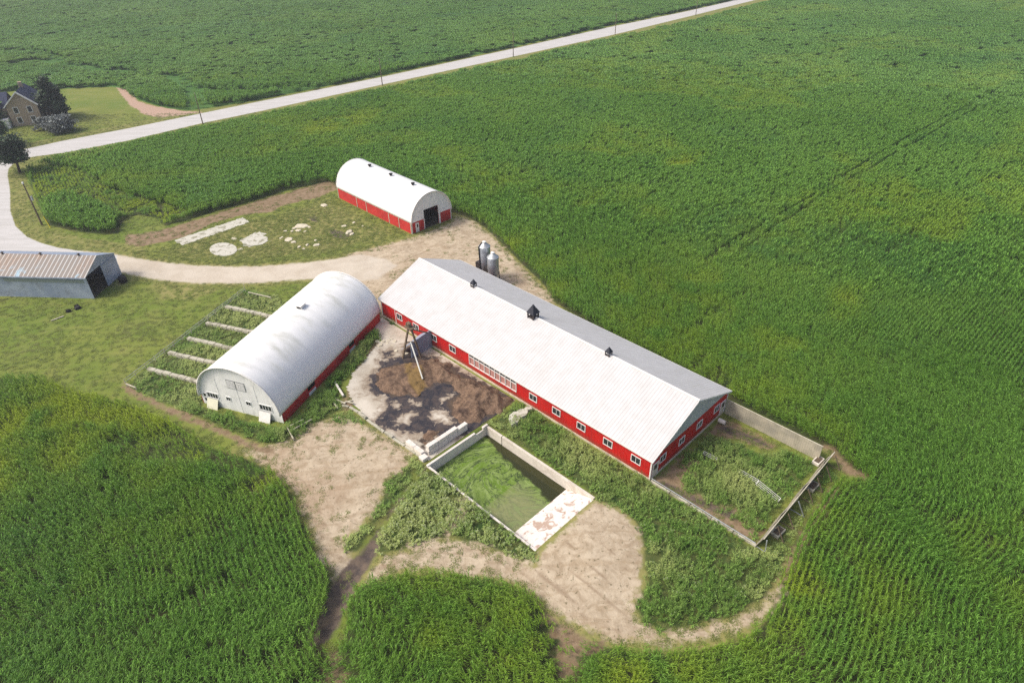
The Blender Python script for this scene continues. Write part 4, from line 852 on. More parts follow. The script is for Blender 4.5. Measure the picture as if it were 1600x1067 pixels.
for s, m in ((0, 'rust_roof'), (1, 'steel_blue')):
    q = MB(); ya = -.2 if s == 0 else WS + .2; zl = HES - .08
    q.add([(-LS - .2, ya, zl), (.15, ya, zl), (.15, WS / 2, HRS), (-LS - .2, WS / 2, HRS), (-LS - .2, ya, zl + .07), (.15, ya, zl + .07), (.15, WS / 2, HRS + .07), (-LS - .2, WS / 2, HRS + .07)], [(0, 3, 2, 1), (4, 5, 6, 7), (0, 1, 5, 4), (1, 2, 6, 5), (2, 3, 7, 6), (3, 0, 4, 7)]); r_ = q.build('roof_slope', m, sh)
M['green_strip'] = simple('grey_green_translucent_sheet', srgb(128, 140, 138), .5, var=.1)
q = MB(); q.box(-15.2, -.6, -.04, -.003, 3.15, 3.75); q.build('skylight_strip', 'green_strip', sh)
q = MB(); q.box(-LS - .2, .18, -.32, -.205, HES - .2, HES - .06); q.build('gutter', 'steel_blue', sh)
for x in (-3.2, -10.3, -17.4): q = MB(); q.lathe([(.16, HRS), (.16, HRS + .22), (.3, HRS + .24), (.05, HRS + .42)], 10, (x, WS / 2)); q.build('ridge_vent', 'dark_metal', sh)
q = MB(); q.box(-LS + .2, -.12, .15, WS - .15, -.02, .03); q.build('floor', 'dark_inside', sh)

# ---- feed bins behind the barn
def feed_bin(loc, top, r, label, tall):
    t = thing('feed_bin', (loc[0], loc[1], 0), BYAW, label, 'feed bin', 'feed bins behind the long barn'); zb = 2.3
    q = MB(); q.lathe([(.28, zb - 1.35), (r, zb), (r, top - .75)], 24); q.build('bin_body', 'galv', t)
    q = MB(); q.lathe([(r + .05, top - .76), (.3, top - .1), (.3, top - .0)], 24); q.build('bin_roof', 'galv_plain', t)
    q = MB(); q.lathe([(.36, top), (.36, top + .12), (.1, top + .25)], 14); q.build('filler_cap', 'white', t)
    q = MB(); [q.bar((math.cos(a) * r, math.sin(a) * r, -.1), (math.cos(a) * r, math.sin(a) * r, zb + .3), .12) for a in (.78, 2.35, 3.93, 5.5)]; q.build('leg', 'dark_metal', t)
    q = MB(); q.box(-r - .55, -r + .6, -r * .9, r * .3, -.05, zb + .9); q.build('skirt_shade_box', 'dark_metal', t)  # dark box standing in for the shaded lower skirt of the bin
    if tall: q = MB(); q.tube([(-.35, -.3, top - .05), (-.35, -r * 1.04, top - .7), (-.1, -r * 1.12, 3), (.2, -r * 1.15, 1.0)], .11, 8); q.build('filler_pipe', 'black', t)
    return t
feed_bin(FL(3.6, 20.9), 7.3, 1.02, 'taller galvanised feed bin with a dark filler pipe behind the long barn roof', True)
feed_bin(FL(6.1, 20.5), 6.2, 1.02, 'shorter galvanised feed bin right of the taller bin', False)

# ---- lean-to and manure stacker at the barn's yard side
t = thing('steel_hood', (*FL(10.2, 0), 0), BYAW, 'blue grey steel hood leaning from the barn wall over the yard gutter', 'hood')
q = MB(); q.add([(2.9, .22, 0), (2.9, -3.8, 0), (2.9, -3.8, 2.6), (2.9, .22, 3.1), (2.98, .22, 0), (2.98, -3.8, 0), (2.98, -3.8, 2.6), (2.98, .22, 3.1)], [(0, 1, 2, 3), (7, 6, 5, 4), (0, 4, 5, 1), (1, 5, 6, 2), (2, 6, 7, 3), (3, 7, 4, 0)]); q.build('side_panel', 'steel_blue_y', t)
q = MB(); q.add([(2.98, -3.85, 2.62), (2.98, .22, 3.12), (.3, .22, 1.2), (.3, -3.85, .25), (2.98, -3.85, 2.7), (2.98, .22, 3.2), (.3, .22, 1.28), (.3, -3.85, .33)], [(0, 1, 2, 3), (7, 6, 5, 4), (0, 4, 5, 1), (1, 5, 6, 2), (2, 6, 7, 3), (3, 7, 4, 0)]); q.build('roof', 'steel_blue', t)
q = MB(); q.box(.35, 2.85, -.2, -.1, 0, 1.1); q.build('back_panel', 'black', t)
t = thing('manure_stacker', (*FL(12.2, -4.3), 0), BYAW, 'tall timber A-frame of a manure stacker standing on the yard', 'stacker')
def BL(px, py, z, o=(12.2, -4.3)): f = to_farm(G(px, py, z)[None])[0]; return (f[0] - o[0], f[1] - o[1], z)
for a, b in (((629.5, 560), (638, 513)), ((658, 559), (641.5, 511))):
    A0 = BL(*a, 0); B0 = BL(*b, 0); top = BL(640, 511, 5.2); q = MB(); q.bar(A0, (top[0] + (A0[0] - top[0]) * .12, top[1] + (A0[1] - top[1]) * .12, 5.2), .24); q.build('leg', 'oldwood', t)
top = BL(640, 511, 5.2)
mid = lambda a, k: tuple(a[i] + (top[i] - a[i]) * k for i in range(3)); a1 = BL(629.5, 560, 0); a2 = BL(658, 559, 0)
q = MB(); q.bar(mid(a1, .52), mid(a2, .52), .14); q.build('crossbar', 'oldwood', t)
q = MB(); q.box(top[0] - .8, top[0] + .8, top[1] - .5, top[1] + .5, 5.15, 5.25); q.build('platform', 'oldwood', t)
q = MB(); q.lathe([(.05, 5.25), (.34, 5.3), (.34, 5.85), (.15, 6.0)], 12, (top[0], top[1])); q.box(top[0] - .5, top[0] - .3, top[1] - .3, top[1] + .3, 5.25, 5.9); q.build('motor', 'oldwood', t)
q = MB(); q.tube([mid(tuple((a1[i] + a2[i]) / 2 for i in range(3)), .52), BL(660.5, 592, .6)], .11, 8); q.build('delivery_pipe', 'white_tube', t)
q = MB(); q.bar(mid(a1, .95), (a1[0] * .5 + a2[0] * .5, 3.9, 3.0), .18); q.build('elevator_beam', 'oldwood', t)

# ---- concrete yard and what lies on it
Z5 = lambda pts: GP([(520 + x / 4.7, 440 + y / 4.7) for x, y in pts]); Z8 = lambda pts: GP([(500 + x / 6.67, 560 + y / 6.67) for x, y in pts])
sx_, sy_ = np.arange(-6, 33, .3), np.arange(-25, .6, .3); Gx, Gy = np.meshgrid(sx_, sy_, indexing='ij'); YP = BO + Gx.reshape(-1, 1) * BX + Gy.reshape(-1, 1) * BY
sd_ = sdf(YP, slab_poly) + (fbm(Gx.ravel() * .8, Gy.ravel() * .8, 71, 3) - .5) * .8 * (Gx.ravel() < 18)
wetp = Z5([(350, 590), (420, 578), (520, 545), (560, 470), (600, 480), (640, 560), (720, 560), (800, 600), (900, 640), (1100, 740), (1330, 860), (1300, 940), (1240, 1067), (900, 1140), (700, 1130), (600, 1110), (330, 1062), (310, 1015), (380, 970), (425, 900), (400, 860), (330, 830), (270, 790), (280, 700), (345, 650), (362, 612)])
isl = [Z5([(448, 1030), (480, 980), (560, 955), (635, 955), (600, 1010), (540, 1050), (470, 1055)]), Z5([(690, 990), (740, 935), (800, 925), (880, 990), (915, 1030), (840, 1060), (760, 1050)]), Z5([(545, 880), (590, 860), (645, 885), (630, 915), (560, 915)]), Z8([(930, 820), (975, 760), (1065, 790), (1020, 850), (960, 850)]), Z5([(770, 870), (840, 820), (895, 830), (870, 860), (800, 890)]), Z5([(440, 880), (480, 875), (490, 930), (450, 935)])]
wet = sdf(YP, wetp)
for p in isl: wet = np.minimum(wet, -sdf(YP, p))
wet = np.maximum(wet, sdf(YP, Z5([(365, 520), (430, 510), (445, 550), (380, 560)])) - .1)
sl1 = Z5([(350, 640), (420, 620), (520, 600), (600, 590), (680, 600), (760, 640), (780, 720), (700, 790), (600, 840), (450, 850), (380, 820), (330, 760), (330, 690)]); gold = Z5([(575, 650), (640, 640), (670, 720), (695, 790), (640, 830), (580, 790), (562, 720)]); goldb = Z5([(530, 600), (580, 585), (580, 680), (540, 690)])
hp = Z5([(690, 590), (760, 585), (850, 615), (960, 700), (1100, 765), (1250, 835), (1318, 885), (1250, 945), (1110, 1000), (960, 1040), (870, 975), (840, 880), (930, 830), (880, 770), (780, 735), (720, 680)]); hp2_ = Z8([(1050, 840), (1150, 770), (1330, 730), (1380, 660), (1560, 680), (1320, 740), (1110, 890), (1100, 960)])
slg = np.maximum(sdf(YP, sl1), sdf(YP, hp)); slg = np.maximum(slg, sdf(YP, Z8([(1040, 850), (1160, 775), (1300, 735), (1110, 880), (1095, 940)])))
keepv = sd_ > 0; cell = (sd_.reshape(Gx.shape)); cc = (cell[:-1, :-1] + cell[1:, 1:] + cell[1:, :-1] + cell[:-1, 1:]) / 4 > 0
nyy = Gx.shape[1]; ii, jj = np.nonzero(cc); a = ii * nyy + jj; Fq = np.stack([a, a + nyy, a + nyy + 1, a + 1], -1); used, inv = np.unique(Fq.ravel(), return_inverse=True)
yz = .05 + (fbm(Gx.ravel() * .4, Gy.ravel() * .4, 75, 2) - .5) * .05
def heap_mesh(name, m, used, inv, z, attrs, label, kind=None, cat=None):
    me = bpy.data.meshes.new(name); me.from_pydata(np.column_stack([YP[used], z]).tolist(), [], inv.reshape(-1, 4).tolist()); [me.attributes.new(k, 'FLOAT', 'POINT').data.foreach_set('value', v.astype(np.float32)) for k, v in attrs.items()]
    me.polygons.foreach_set('use_smooth', [True] * len(me.polygons)); me.materials.append(M[m]); o = bpy.data.objects.new(name, me); COL.objects.link(o); return tag(o, label, cat, kind=kind)
heap_mesh('concrete_yard', 'yard', used, inv, yz[used], {'wet': wet[used], 'sludge': slg[used]}, 'stained concrete yard with dark liquid beside the long barn', 'structure')
def heap(name, poly, hmax, label, slope=.45, goldp=None, step=.16, dark=False):
    lo = to_farm(np.array(poly)).min(0) - .4; hi = to_farm(np.array(poly)).max(0) + .4; X, Y = np.meshgrid(np.arange(lo[0], hi[0], step), np.arange(lo[1], hi[1], step), indexing='ij'); P = BO + X.reshape(-1, 1) * BX + Y.reshape(-1, 1) * BY
    n = fbm(P[:, 0] * .7, P[:, 1] * .7, 81, 4); n2 = fbm(P[:, 0] * 3, P[:, 1] * 3, 83, 3); d = sdf(P, poly) + (n - .5) * 2.6; z = .04 + np.clip(d * slope, -.05, hmax) * (.35 + 1.2 * n) + (n2 - .5) * .22 * (d > 0)
    c = d.reshape(X.shape); cc = (c[:-1, :-1] > -.15) & (c[1:, 1:] > -.15); ny_ = X.shape[1]; ii, jj = np.nonzero(cc); a = ii * ny_ + jj; F = np.stack([a, a + ny_, a + ny_ + 1, a + 1], -1); us, iv = np.unique(F.ravel(), return_inverse=True)
    me = bpy.data.meshes.new(name); me.from_pydata(np.column_stack([P[us], z[us]]).tolist(), [], iv.reshape(-1, 4).tolist()); g = np.clip(np.maximum(sdf(P[us], gold), sdf(P[us], goldb)) * 2 + .5 + (n[us] - .5) * 2, 0, .85) if goldp else np.zeros(len(us)); me.attributes.new('gold', 'FLOAT', 'POINT').data.foreach_set('value', g.astype(np.float32))
    me.polygons.foreach_set('use_smooth', [True] * len(me.polygons)); me.materials.append(M['manure']); o = bpy.data.objects.new(name, me); COL.objects.link(o); return tag(o, label, 'manure heap')
heap('manure_heap', hp, 1.1, 'long brown straw manure heap against the barn wall')
heap('manure_heap', sl1, .5, 'low slumped manure heap with a golden patch under the delivery pipe', .25, True)
heap('manure_heap', Z8([(1045, 850), (1100, 800), (1170, 775), (1230, 770), (1105, 880), (1098, 940)]), .5, 'small dark manure heap in the corner of the block wall')

# kerb, block walls, pit
t = MB(); kp = [*GP([(533.5, 634), (545, 636), (560, 645), (572, 655), (584, 664), (600, 676), (614, 685), (632, 697), (650, 709), (664, 719)])]
for i, (a, b) in enumerate(zip(kp[:-1], kp[1:])):
    e = (b - a) / np.linalg.norm(b - a); h = .22 + .1 * (i % 3); a2 = a + e * (.1 + .15 * (i % 2)); t.bar((*a2, h / 2 - .05), (*b, h / 2 - .05), .34, h)
tag(t.build('yard_kerb', 'conc_old', bevel=.03), 'broken pale concrete kerb along the lower left edge of the yard', 'kerb')
def block(fx, fy, z, lx, ly, h, label, rz=0.0):
    q = MB(); q.box(-lx / 2, lx / 2, -ly / 2, ly / 2, 0, h); q.box(-.1 if lx > ly else -.08, .1 if lx > ly else .08, -.08, .08, h, h + .03) if False else None
    o = q.build('concrete_block', 'conc_block', bevel=.04); p = FL(fx, fy); o.location = (p[0], p[1], z); o.rotation_euler = (0, 0, BYAW + rz); return tag(o, label, 'block', 'white concrete blocks of the yard wall')
by0, by1 = -15.4, -8.8; nb = 4; bl = (by1 - by0) / nb
ordn = ['at the corner', 'second from the corner', 'third from the corner', 'at the far end']
for k in range(nb): block(30.85 + (.05 if k == 3 else 0), by0 + bl * (k + .5), .04, .6, bl - .03, .68, 'white concrete block in the bottom row beside the pit, ' + ordn[k])
for k in range(nb): block(30.8 + (.12 if k == 3 else .02 * (k % 2)), by0 + bl * (k + .5) + .1, .745 - (.12 if k == 3 else 0) * 0, .6, bl - .04, .62 if k < 3 else .4, 'white concrete block in the top row beside the pit, ' + ordn[k], .01 * (k - 1))
for k in range(2): block(27.6 + 1.62 * k + .7, -15.95, .04, 1.58, .6, .68, 'white concrete block of the short lower wall, ' + ('left one' if k == 0 else 'right one by the corner'))
block(31.15, -16.25, .0, .9, .9, .5, 'squat pale block at the outer corner of the block wall')
pit = thing('manure_pit', (*BO, 0), BYAW, 'open concrete manure pit with white walls and a ramp, full of green algae', 'pit'); a0, a1, b0, b1 = lag
q = MB(); q.box(a0, a0 + LW, b0, b1 - 2.3, -3, .22); q.box(a0 + .0, a0 + LW - .02, b1 - 2.3, b1 - .9, -3, -.12); q.box(a0, a0 + LW, b1 - .9, b1, -3, .32); q.build('back_wall', 'conc_block', pit, bevel=.02)
q = MB(); q.box(a0 + LW, a0 + 3.1, b1 - LW, b1, -3, .12); q.box(a0 + 3.25, a1 - .02, b1 - LW - .02, b1 - .02, -3, .2); q.build('right_wall', 'conc', pit, bevel=.02)
q = MB(); q.box(a0 + LW, a1, b0, b0 + LW * .8, -3, .06); q.build('left_wall', 'conc_block', pit, bevel=.02)
rampx = a1 - 4.3
q = MB(); ya, yb = b0 + LW * .8, b1 - LW - .02
q.add([(rampx - 2.2, ya, -2.1), (rampx - 2.2, yb, -2.1), (a1 - .35, ya, -.02), (a1 - .35, yb, -.02), (a1, ya, .02), (a1, yb, .02), (rampx - 2.2, ya, -2.6), (rampx - 2.2, yb, -2.6), (a1, ya, -2.6), (a1, yb, -2.6)], [(0, 2, 3, 1), (2, 4, 5, 3), (0, 1, 7, 6), (4, 8, 9, 5), (0, 6, 8, 4, 2), (1, 3, 5, 9, 7), (6, 7, 9, 8)]); q.build('ramp', 'ramp', pit)
X, Y = np.meshgrid(np.linspace(a0 + .2, a1 - .5, 60), np.linspace(b0 + .2, b1 - .2, 40), indexing='ij'); P = BO + X.reshape(-1, 1) * BX + Y.reshape(-1, 1) * BY
me = bpy.data.meshes.new('water'); F = [(i * 40 + j, (i + 1) * 40 + j, (i + 1) * 40 + j + 1, i * 40 + j + 1) for i in range(59) for j in range(39)]; me.from_pydata(np.column_stack([P, np.full(len(P), -1.3)]).tolist(), [], F)
fx = X.ravel() - a0; fy = Y.ravel(); clr = (fy - (b1 - .35)) + np.interp(fx, [0, 2, 5, 9, 12, 15, 18], [.4, .7, 1.6, 2.0, 2.4, 3.2, 3.4]); pale = np.minimum(fx - 9.5, (b0 + 6.5 - fy)) ; pale = np.where(fx > 9, pale, -4)
me.attributes.new('clear', 'FLOAT', 'POINT').data.foreach_set('value', clr.astype(np.float32)); me.attributes.new('pale', 'FLOAT', 'POINT').data.foreach_set('value', pale.astype(np.float32)); me.materials.append(M['water'])
o = bpy.data.objects.new('water', me); COL.objects.link(o); tag(o, 'green algae covered water in the manure pit', kind='structure')

# ---- dividers and wire fence left of the large hoop barn
pos_w = ['nearest the cornfield', 'second from the cornfield', 'middle one of five', 'fourth from the cornfield', 'nearest the driveway']
for (a, b), wd in zip((((232, 576), (317, 598)), ((264, 551), (344, 569)), ((294, 528), (370, 547)), ((323, 504.5), (402, 520.5)), ((353, 479), (432, 496))), pos_w):
    A_ = G(*a, .3); B_ = G(*b, .3); t = MB(); n = 7; e = (B_ - A_) / n
    for k in range(n): p0 = A_ + e * k; p1 = A_ + e * (k + .96); j = random.uniform(-.04, .04); nn = np.array([-e[1], e[0]]) / np.linalg.norm(e) * j; t.bar((*(p0 + nn), .25 + j), (*(p1 + nn), .25 + j), .62, .55)
    tag(t.build('concrete_divider', 'conc_old', bevel=.05), 'long weathered concrete divider beside the large hoop barn, ' + wd, 'divider', 'concrete dividers beside the hoop barn')
A_ = G(384, 456); B_ = G(197, 601); t = thing('wire_fence', (*A_, 0), 0, 'thin wire fence on short posts along the ends of the dividers', 'fence'); n = 14
for k in range(n + 1): p = (B_ - A_) * k / n; q = MB(); q.tube([(p[0], p[1], -.1), (p[0] + random.uniform(-.05, .05), p[1], 1.0 if k else 1.6)], .05, 6); q.build('post', 'pale_wood', t)
q = MB()
for z in (.5, .92): q.tube([((B_ - A_)[0] * k / n, (B_ - A_)[1] * k / n, z + .03 * math.sin(k * 2.1)) for k in range(n + 1)], .035, 5)
q.build('wire', 'galv_plain', t)
for nm, a, b, lab in (('fence_rail', (388, 457), (423, 465), 'thin pale rail at the driveway end of the divider pens'), ('fence_rail', (197, 600), (212, 606), 'short pale rail at the cornfield end of the divider pens')):
    A_ = G(*a, .5); B_ = G(*b, .5); q = MB(); q.bar((*A_, .55), (*B_, .55), .14); q.bar((*A_, .0), (*A_, .6), .1); q.bar((*B_, .0), (*B_, .6), .1); tag(q.build(nm, 'pale_wood'), lab, 'rail')
q = MB(); c = [GP([(448.5, 667.5), (473, 655.5), (489, 651), (458, 684), (451, 668)], .5)][0]
q.bar((*c[0], .5), (*c[1], .5), .12); q.bar((*c[0], .5), (*c[3], .3), .14); q.bar((*G(454, 673, .5), .5), (*G(487, 655, .5), .5), .12); q.bar((*c[0], 0), (*c[0], .6), .12); q.bar((*c[3], 0), (*c[3], .5), .12); q.bar((*c[1], 0), (*c[1], .55), .12)
tag(q.build('rail_frame', 'pale_wood'), 'open pale timber rail frame in the weeds near the hoop barn corner', 'rail')
q = MB(); q.bar((*G(523.5, 599), .25), (*G(537, 621), .3), .28, .3); tag(q.build('timber_beam', 'conc_block', bevel=.03), 'white beam lying in weeds at the left edge of the yard', 'beam')
for i, (a, b, lab) in enumerate((((533, 631), (551, 627), 'pale plank lying nearest the yard corner'), ((520, 627), (528, 640), 'short pale plank sticking into the weeds'), ((524, 624), (540, 633), 'grey plank in the litter at the yard corner'), ((540, 628), (553, 633), 'pale plank tilted over the kerb end'))):
    q = MB(); q.bar((*G(*a), .12), (*G(*b), .2 + .05 * i), .2, .08); tag(q.build('plank', 'pale_wood'), lab, 'plank', 'planks at the yard corner')
rr = random.Random(3)
def stone(px, py, s, lab, grp, m='rubble', flat=.45):
    q = MB(); n = 9; p = G(px, py); pr = [(rr.uniform(.75, 1.1), a * 2 * math.pi / n + rr.uniform(-.2, .2)) for a in range(n)]
    vs = [(s * r * math.cos(a), s * r * math.sin(a) * .8, -.05) for r, a in pr] + [(s * r * .8 * math.cos(a), s * r * .62 * math.sin(a), s * flat * rr.uniform(.5, 1)) for r, a in pr]
    q.add(vs, [tuple(range(n))[::-1], tuple(range(n, 2 * n))] + [(i, (i + 1) % n, n + (i + 1) % n, n + i) for i in range(n)]); o = q.build('concrete_chunk', m, bevel=.03); o.location = (p[0], p[1], 0); o.rotation_euler = (0, 0, rr.uniform(0, 6)); return tag(o, lab, 'concrete chunk', grp)
Z7 = lambda x, y: (260 + x / 4.706, 320 + y / 4.706)
for x, y, s, flat in ((990, 158, 1.7, .1), (940, 175, .6, .3), (875, 195, .45, .4), (970, 190, .8, .2), (1050, 165, .5, .3), (900, 255, 1.2, .12), (935, 275, .7, .2), (975, 312, .5, .4), (1010, 325, .4, .4), (1035, 298, .5, .4), (1105, 298, .75, .35), (1095, 263, .4, .4), (1305, 157, .7, .2), (1378, 133, .5, .3), (1445, 158, .35, .3), (1345, 205, 1.0, .4), (1365, 218, .6, .5), (850, 240, .4, .3), (925, 195, .45, .3), (1020, 197, .4, .3), (840, 247, .35, .3), (495, 250, .9, .1), (545, 326, .7, .1), (1160, 5, 1.0, .2)):
    lab = {(990, 158): 'largest flat broken concrete slab in the grass, in the middle of the rubble', (940, 175): 'flat concrete lump touching the left end of the largest slab', (900, 255): 'broad thin concrete remnant right of the square pad', (935, 275): 'small flat remnant just below the broad thin one',
           (1105, 298): 'round pale boulder, lowest and rightmost of the scattered lumps', (1345, 205): 'larger pale boulder at the right end of the dark soil patch', (1365, 218): 'smaller stone tucked beside the boulder at the dark soil patch', (1305, 157): 'pale stone above the dark soil patch',
           (1378, 133): 'lone pale stone toward the small hoop barn wall', (1445, 158): 'small lone stone nearest the small hoop barn wall', (495, 250): 'thin concrete scrap left of the square pad', (545, 326): 'thin concrete scrap below the square pad', (1160, 5): 'pale flat stone at the back edge of the grass by the bare soil'}.get((x, y), 'small pale lump of concrete among the scattered rubble in the grass')
    stone(*Z7(x, y), s, lab, 'broken concrete in the grass', flat=flat)
for x, y, s in ((370, 440, .5), (410, 435, .45), (430, 425, .4), (455, 440, .5), (350, 470, .6), (330, 440, .5), (465, 510, .45), (540, 530, .4), (400, 455, .35), (440, 470, .3), (350, 425, .4)):
    stone(520 + x / 4.7, 440 + y / 4.7, s, 'pale chunk of rubble on the concrete by the stacker frame', 'rubble on the yard')
def pad(poly, label, z=.06): 
    q = MB(); q.prism([tuple(p) for p in poly][::-1], -.1, z); return tag(q.build('concrete_pad', 'pad'), label, 'concrete pad', 'old concrete pads in the grass')
def ccw(p): a = sum(p[i][0] * p[(i + 1) % len(p)][1] - p[(i + 1) % len(p)][0] * p[i][1] for i in range(len(p))); return p if a > 0 else p[::-1]
def rough_poly(p, step=.5, amp=.12):
    out = []; p = [np.array(x) for x in p]
    for a, b in zip(p, p[1:] + p[:1]):
        n = max(1, int(np.linalg.norm(b - a) / step)); out += [a + (b - a) * k / n + rng.normal(0, amp, 2) * (0 if k == 0 else 1) for k in range(n)]
    return out
pad(ccw(rough_poly(GP([(273, 375.7), (380, 340), (389.6, 347.6), (285.5, 383.7)])))[::-1], 'long white rectangular concrete pad beside the bare soil')
cir = [(349 + 21.5 * math.cos(a) , 390 + 10.5 * math.sin(a)) for a in np.linspace(0, 2 * math.pi, 28, endpoint=False)]
pad(ccw(list(GP(cir)))[::-1], 'round white concrete pad in the grass')
pad(ccw(rough_poly(GP([(373, 376), (392, 367), (407, 362), (412, 368), (424, 377), (412, 381), (388, 387)]), .5, .25))[::-1], 'broken square concrete pad right of the round pad')
pad(ccw(rough_poly(GP([(796, 653), (812, 643), (829, 638), (832, 643), (816, 655), (799, 668)]), .5, .15))[::-1], 'pale concrete slab among weeds above the pit', .5)

# ---- pen at the right end of the barn
t = thing('board_wall', (*FL(54.0, 17.55), 0), BYAW, 'tall weathered board wall running from the barn along the corn', 'wall')
q = MB(); q.box(0, 12.9, -.06, .0, 0, 2.35); q.build('boards', 'wood', t); q = MB(); q.box(-.0, 12.95, -.1, .04, 2.355, 2.42); q.build('top_rail', 'pale_wood', t); q = MB(); [q.box(x, x + .15, .01, .16, 0, 2.3) for x in np.arange(0, 12.9, 2.4)]; q.build('post', 'oldwood', t)
t = thing('slatted_fence', (*FL(67.5, .2), 0), BYAW, 'outward leaning grey slatted windbreak fence with braces at the outer end of the pen', 'fence')
LF = 17.6; q = MB(); lean = .62; hF = 1.9
for k in range(22):
    y = k * LF / 22; sag = .16 * math.sin(k * .9); q.add([(sag * .3, y + .01, .05), (sag * .3, y + LF / 22 - .03, .05), (lean + sag, y + LF / 22 - .03, hF), (lean + sag, y + .01, hF), (sag * .3 + .05, y + .01, .03), (sag * .3 + .05, y + LF / 22 - .03, .03), (lean + sag + .05, y + LF / 22 - .03, hF - .03), (lean + sag + .05, y + .01, hF - .03)], [(0, 3, 2, 1), (4, 5, 6, 7), (0, 1, 5, 4), (1, 2, 6, 5), (2, 3, 7, 6), (3, 0, 4, 7)])
q.build('slats', 'wood', t)
for k in range(8): y = .1 + k * (LF - .2) / 7; q = MB(); q.bar((1.0, y, hF - .1), (2.1 if k else 1.2, y, -.05), .1); q.bar((.1, y, .02), (2.1 if k else 1.2, y, .02), .1); q.build('brace', 'galv_plain' if k in (0, 3) else 'oldwood', t)
q = MB(); q.bar((lean + .1, -.1, hF + .03), (lean + .1, LF + .3, hF + .03), .1); q.build('top_rail', 'pale_wood', t)
t = thing('pen_kerb', (*FL(53.9, .25), 0), BYAW, 'low concrete kerb with a pipe rail along the front of the pen', 'kerb')
q = MB(); [q.box(.05 + k * 2.75, 2.72 + k * 2.75, -.13, .13, -.1, .3 + .04 * (k % 2)) for k in range(5)]; q.build('kerb', 'conc_old', t, bevel=.03); q = MB(); q.tube([(.1, 0, .62), (5, .05, .55), (9, -.05, .6), (13.6, 0, .5)], .05, 6); q.build('rail', 'galv_plain', t)
q = MB(); [q.tube([(x, 0, .2), (x, 0, .6)], .035, 6) for x in np.arange(.3, 13.6, 1.9)]; q.build('rail_post', 'galv_plain', t)
def gate(a, b, wdt, z, lab, n=5):
    A_ = G(*a, z); B_ = G(*b, z); c = (A_ + B_) / 2; e = B_ - A_; Lg = np.linalg.norm(e); t = thing('tube_gate', (*c, 0), math.atan2(e[1], e[0]), lab, 'gate', 'tube gates lying in the pen'); q = MB()
    for k in range(n): y = -wdt / 2 + wdt * k / (n - 1); q.tube([(-Lg / 2, y, z + .12 * k), (0, y + .12, z + .12 * k - .12), (Lg / 2, y, z + .12 * k)], .03, 6)
    q.build('bar', 'white_tube', t); q = MB()
    for x in (-Lg / 2, Lg / 2): q.tube([(x, -wdt / 2, z), (x, wdt / 2, z + .12 * (n - 1))], .05, 6)
    q.build('upright', 'white_tube', t)
gate((1156, 737), (1184, 753), .3, .6, 'shorter white tube gate lying across the middle of the pen', 3); gate((1183, 755), (1217, 783), .45, .5, 'longer white tube gate lying near the slatted fence', 4); gate((1099, 708), (1120, 718), .3, .5, 'short bent tube gate in the weeds near the barn wall', 3)
def trough(px, py, s, lab, m='conc_block'):
    q = MB(); q.box(-s, s, -s * .6, s * .6, 0, .45); o = q.build('trough', m, bevel=.05); q = MB(); q.box(-s * .8, s * .8, -s * .42, s * .42, .452, .47); c = q.build('trough_water', 'dark_inside', o); p = G(px, py); o.location = (p[0], p[1], 0); o.rotation_euler = (0, 0, BYAW + 1.5); tag(o, lab, 'trough')
trough(1277.5, 722, .75, 'white box trough inside the upper corner of the pen'); trough(1269, 762, .8, 'grey box trough behind the slatted fence, upper one', 'conc_old'); trough(1215, 833, .8, 'grey box trough behind the slatted fence, lower one', 'conc_old')
q = MB(); q.tube([(*G(1122, 660), .5), (*G(1132, 665), .5)], .3, 10); tag(q.build('drain_pipe', 'conc_block'), 'short pale pipe on the ground at the far pen door', 'pipe')

# ---- poles, barrel, junk
for k, (px, py) in enumerate(((317, 194), (597.5, 134), (802, 89), (961, 55), (1087, 25))):
    p = G(px, py); t = thing('utility_pole', (*p, 0), math.atan2(roaddir[1], roaddir[0]), 'slim wooden utility pole beside the gravel road, ' + ['leftmost of the row', 'second from the left', 'third from the left', 'fourth from the left', 'rightmost of the row'][k], 'utility pole', 'utility poles along the road')
    q = MB(); q.tube([(0, 0, -.3), (.05, 0, 8.8)], [.17, .11], 8); q.build('pole', 'oldwood', t); q = MB(); q.lathe([(.05, 8.8), (.07, 8.95), (.04, 9.05)], 8); q.build('insulator', 'white', t)
p = G(66, 352); t = thing('utility_pole', (*p, 0), 0, 'near wooden utility pole at the corn corner with a white cap', 'utility pole', 'utility poles along the road')
q = MB(); q.tube([(0, 0, -.3), (-.15, .1, 9.2)], [.2, .13], 10); q.build('pole', 'oldwood', t); q = MB(); q.lathe([(.1, 9.2), (.2, 9.3), (.2, 9.55), (.05, 9.7)], 10, (-.15, .1)); q.build('pole_cap', 'white', t); q = MB(); q.tube([(.32, .1, 5.6), (.32, .1, 6.5)], .22, 10); q.build('transformer', 'galv_plain', t)
g0 = G(79, 356); q = MB(); q.tube([(*g0, 0), (*(g0 + (p - g0) * .3), 2.4)], .09, 8); t = tag(q.build('guy_guard', 'yellow'), 'bright yellow guy wire guard at the foot of the near pole', 'guy guard')
p = G(193, 441); t = thing('old_barrel', (*p, 0), .4, 'round black barrel standing in the grass by the steel shed', 'barrel'); q = MB(); q.lathe([(.55, 0), (.72, .25), (.74, .8), (.62, 1.15), (.5, 1.15)], 18); q.build('body', 'black', t); q = MB(); q.lathe([(.5, .95), (.48, .97)], 14); q.build('lid', 'dark_metal', t)
for px, py, s, lab in ((122, 482, .7, 'dark scrap lump in the grass below the shed'), (108, 487, .5, 'smaller dark scrap lump left of the other')): stone(px, py, s, lab, 'scrap by the shed', 'black', 1.0)
q = MB(); q.bar((*G(80, 502), .1), (*G(100, 495), .15), .2, .1); tag(q.build('plank', 'pale_wood'), 'long pale plank in the grass below the shed', 'plank')

